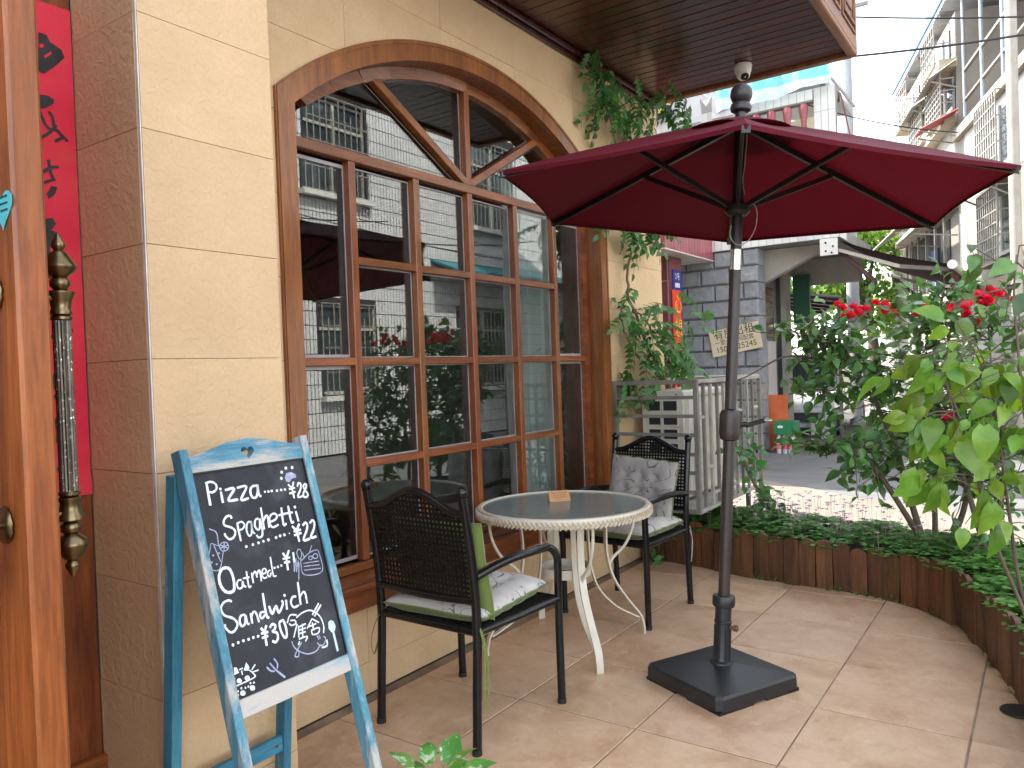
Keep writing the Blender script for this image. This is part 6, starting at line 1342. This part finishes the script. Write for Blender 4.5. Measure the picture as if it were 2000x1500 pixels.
for c, n, sp in (((4.62, 2.34, 2.36), 7, .07), ((4.80, 2.35, 2.33), 6, .07), ((5.05, 2.35, 2.36), 9, .09), ((5.22, 2.33, 2.42), 8, .08), ((4.90, 2.37, 1.78), 8, .08), ((5.06, 2.33, 1.72), 8, .10), ((5.28, 2.30, 1.70), 8, .12), ((5.45, 2.22, 1.62), 7, .10), ((4.86, 2.37, 1.62), 4, .06), ((4.95, 2.36, 1.40), 9, .10), ((5.15, 2.33, 1.42), 10, .11), ((5.38, 2.28, 1.45), 8, .10), ((4.80, 2.36, 1.30), 5, .06), ((4.82, 2.37, 1.13), 3, .04), ((4.78, 2.38, .72), 3, .04), ((4.93, 2.30, .18), 6, .05), ((4.90, 2.33, .62), 3, .03)): fronds(c, n, sp, .2)
# young climber at the planter's outer edge
V2 = [(5.35, 1.522, .225), (5.35, 1.542, 0.306), (5.35, 1.616, 0.395), (5.35, 1.717, 0.549), (5.35, 1.802, 0.725), (5.35, 1.872, 0.832)]
cl = thing('young_climber', V2[0], 'small leafy climber leaning against the metal cage in the planter', 'plant'); co = V(cl.location)
for dx, r0, kx in ((0, .015, 1.0), (.03, .007, .8)):
    pts = spline([(x + dx*i*.3, y - .0*i, z) for i, (x, y, z) in enumerate(V2)], 5); mb = MB(); mb.tube(pts, [r0*(1 - .7*i/(len(pts)-1)) for i in range(len(pts))], 7); mb.build('stem', vbark, cl, 60)
mid_leaf = leafmat('mid_green_leaf', (.045, .14, .035), (.075, .20, .045), trans=.3, rough=.38, var=.35, hue=.025)
cm = [leaf_mesh('leaf', mid_leaf, L, Wd, .25, .3) for L, Wd in ((.075, .05), (.06, .042), (.085, .055))]
for k in range(110):
    f = R.betavariate(2, 1.5); i0 = min(int(f*5), 4); p = V(V2[i0]).lerp(V(V2[i0+1]), f*5 - i0) + V((R.gauss(0, .05), R.gauss(-.03, .06), R.gauss(0, .05)))
    inst('leaf', R.choice(cm), cl, orient(p - co, rv(.6) + V((-.2, -.3, -.2)), V((-.4, -.4, 1)) + rv(.4), R.uniform(-.5, .5), R.uniform(.7, 1.15)))
# potted variegated plant at the easel's foot
pt_ = thing('potted_plant', (1.675, 1.50, 0), 'small potted plant with green and white variegated leaves beside the easel', 'potted plant'); po = V(pt_.location)
mb = MB(); mb.lathe([(.055, 0), (.06, .005), (.078, .12), (.086, .125), (.086, .145), (.078, .147), (.072, .125), (.001, .12)], po, n=26); mb.build('pot', M('white_ceramic', (.62, .60, .56), (.55, .53, .5), 6, rough=.25), pt_, 35)
vg = leafmat('variegated_leaf', (.10, .28, .05), (.16, .36, .07), trans=.3, rough=.35, var=.2, hue=.02)
def vari(m):
    nt = m.node_tree; N, L = nt.nodes, nt.links; tc = N.new('ShaderNodeTexCoord'); b = N['Principled BSDF']; src = b.inputs['Base Color'].links[0].from_socket
    f = noise(nt, coords(nt), 38, 4, .6, .5); k = ramp(nt, f, [(.54, (0, 0, 0)), (.60, (1, 1, 1))]); L.new(mixc(nt, k, src, (.62, .70, .52)), b.inputs['Base Color'])
vari(vg)
pm_ = [leaf_mesh('leaf', vg, L, Wd, .2, .35, True, .05) for L, Wd in ((.085, .058), (.075, .055), (.10, .06))]
for k in range(30):
    a = R.uniform(0, 6.28); r_ = R.uniform(0, .055); p = po + V((r_*math.cos(a), r_*math.sin(a), R.uniform(.12, .20))); inst('leaf', R.choice(pm_), pt_, orient(p - po, V((math.cos(a)*.8, math.sin(a)*.8, R.uniform(.1, .8))), V((0, 0, 1)) + rv(.2), R.uniform(-.4, .4), R.uniform(.8, 1.15)))
# street trees
def tree(name, base, h, rad, label, n=1500):
    t = thing(name, base, label, 'tree', 'street trees'); b = V(base); mb = MB(); mb.tube(spline([b, b + V((.1, .1, h*.35)), b + V((-.1, .2, h*.62)), b + V((.1, 0, h*.9))], 4), [.22*(1 - .07*i) for i in range(13)], 8)
    for k in range(7): a = R.uniform(0, 6.28); s = b + V((0, .1, h*R.uniform(.4, .7))); mb.tube([s, s + V((math.cos(a)*rad*.4, math.sin(a)*rad*.4, h*.12)), s + V((math.cos(a)*rad*.7, math.sin(a)*rad*.7, h*.22))], [.09, .06, .03], 6)
    mb.build('trunk', bark, t, 60); mb = MB(); cl_ = [b + V((R.gauss(0, rad*.42), R.gauss(0, rad*.42), h*R.uniform(.45, 1.0))) for _ in range(26)]
    for k in range(n):
        c = R.choice(cl_) + rv(rad*.16); d = rv().normalized(); x = d.orthogonal().normalized(); s = R.uniform(.10, .20); y = d.cross(x)
        mb.add([c - x*s*.45, c + y*s*.6 - x*s*.0 + d*s*.1, c + x*s*.45, c - y*s*.6 + d*s*.1], [(0, 1, 2, 3)])
    tag(mb.build('crown', leafmat('street_tree_leaf', (.10, .20, .035), (.16, .28, .05), trans=.45, rough=.5, var=.4, hue=.02), t), kind='stuff')
tree('street_tree', (25, 6.0, 0), 6.4, 2.0, 'bright green tree at the bend of the street, left one', 4200); tree('street_tree', (26, 4.4, 0), 5.2, 1.8, 'bright green tree at the bend of the street, right one', 3600)
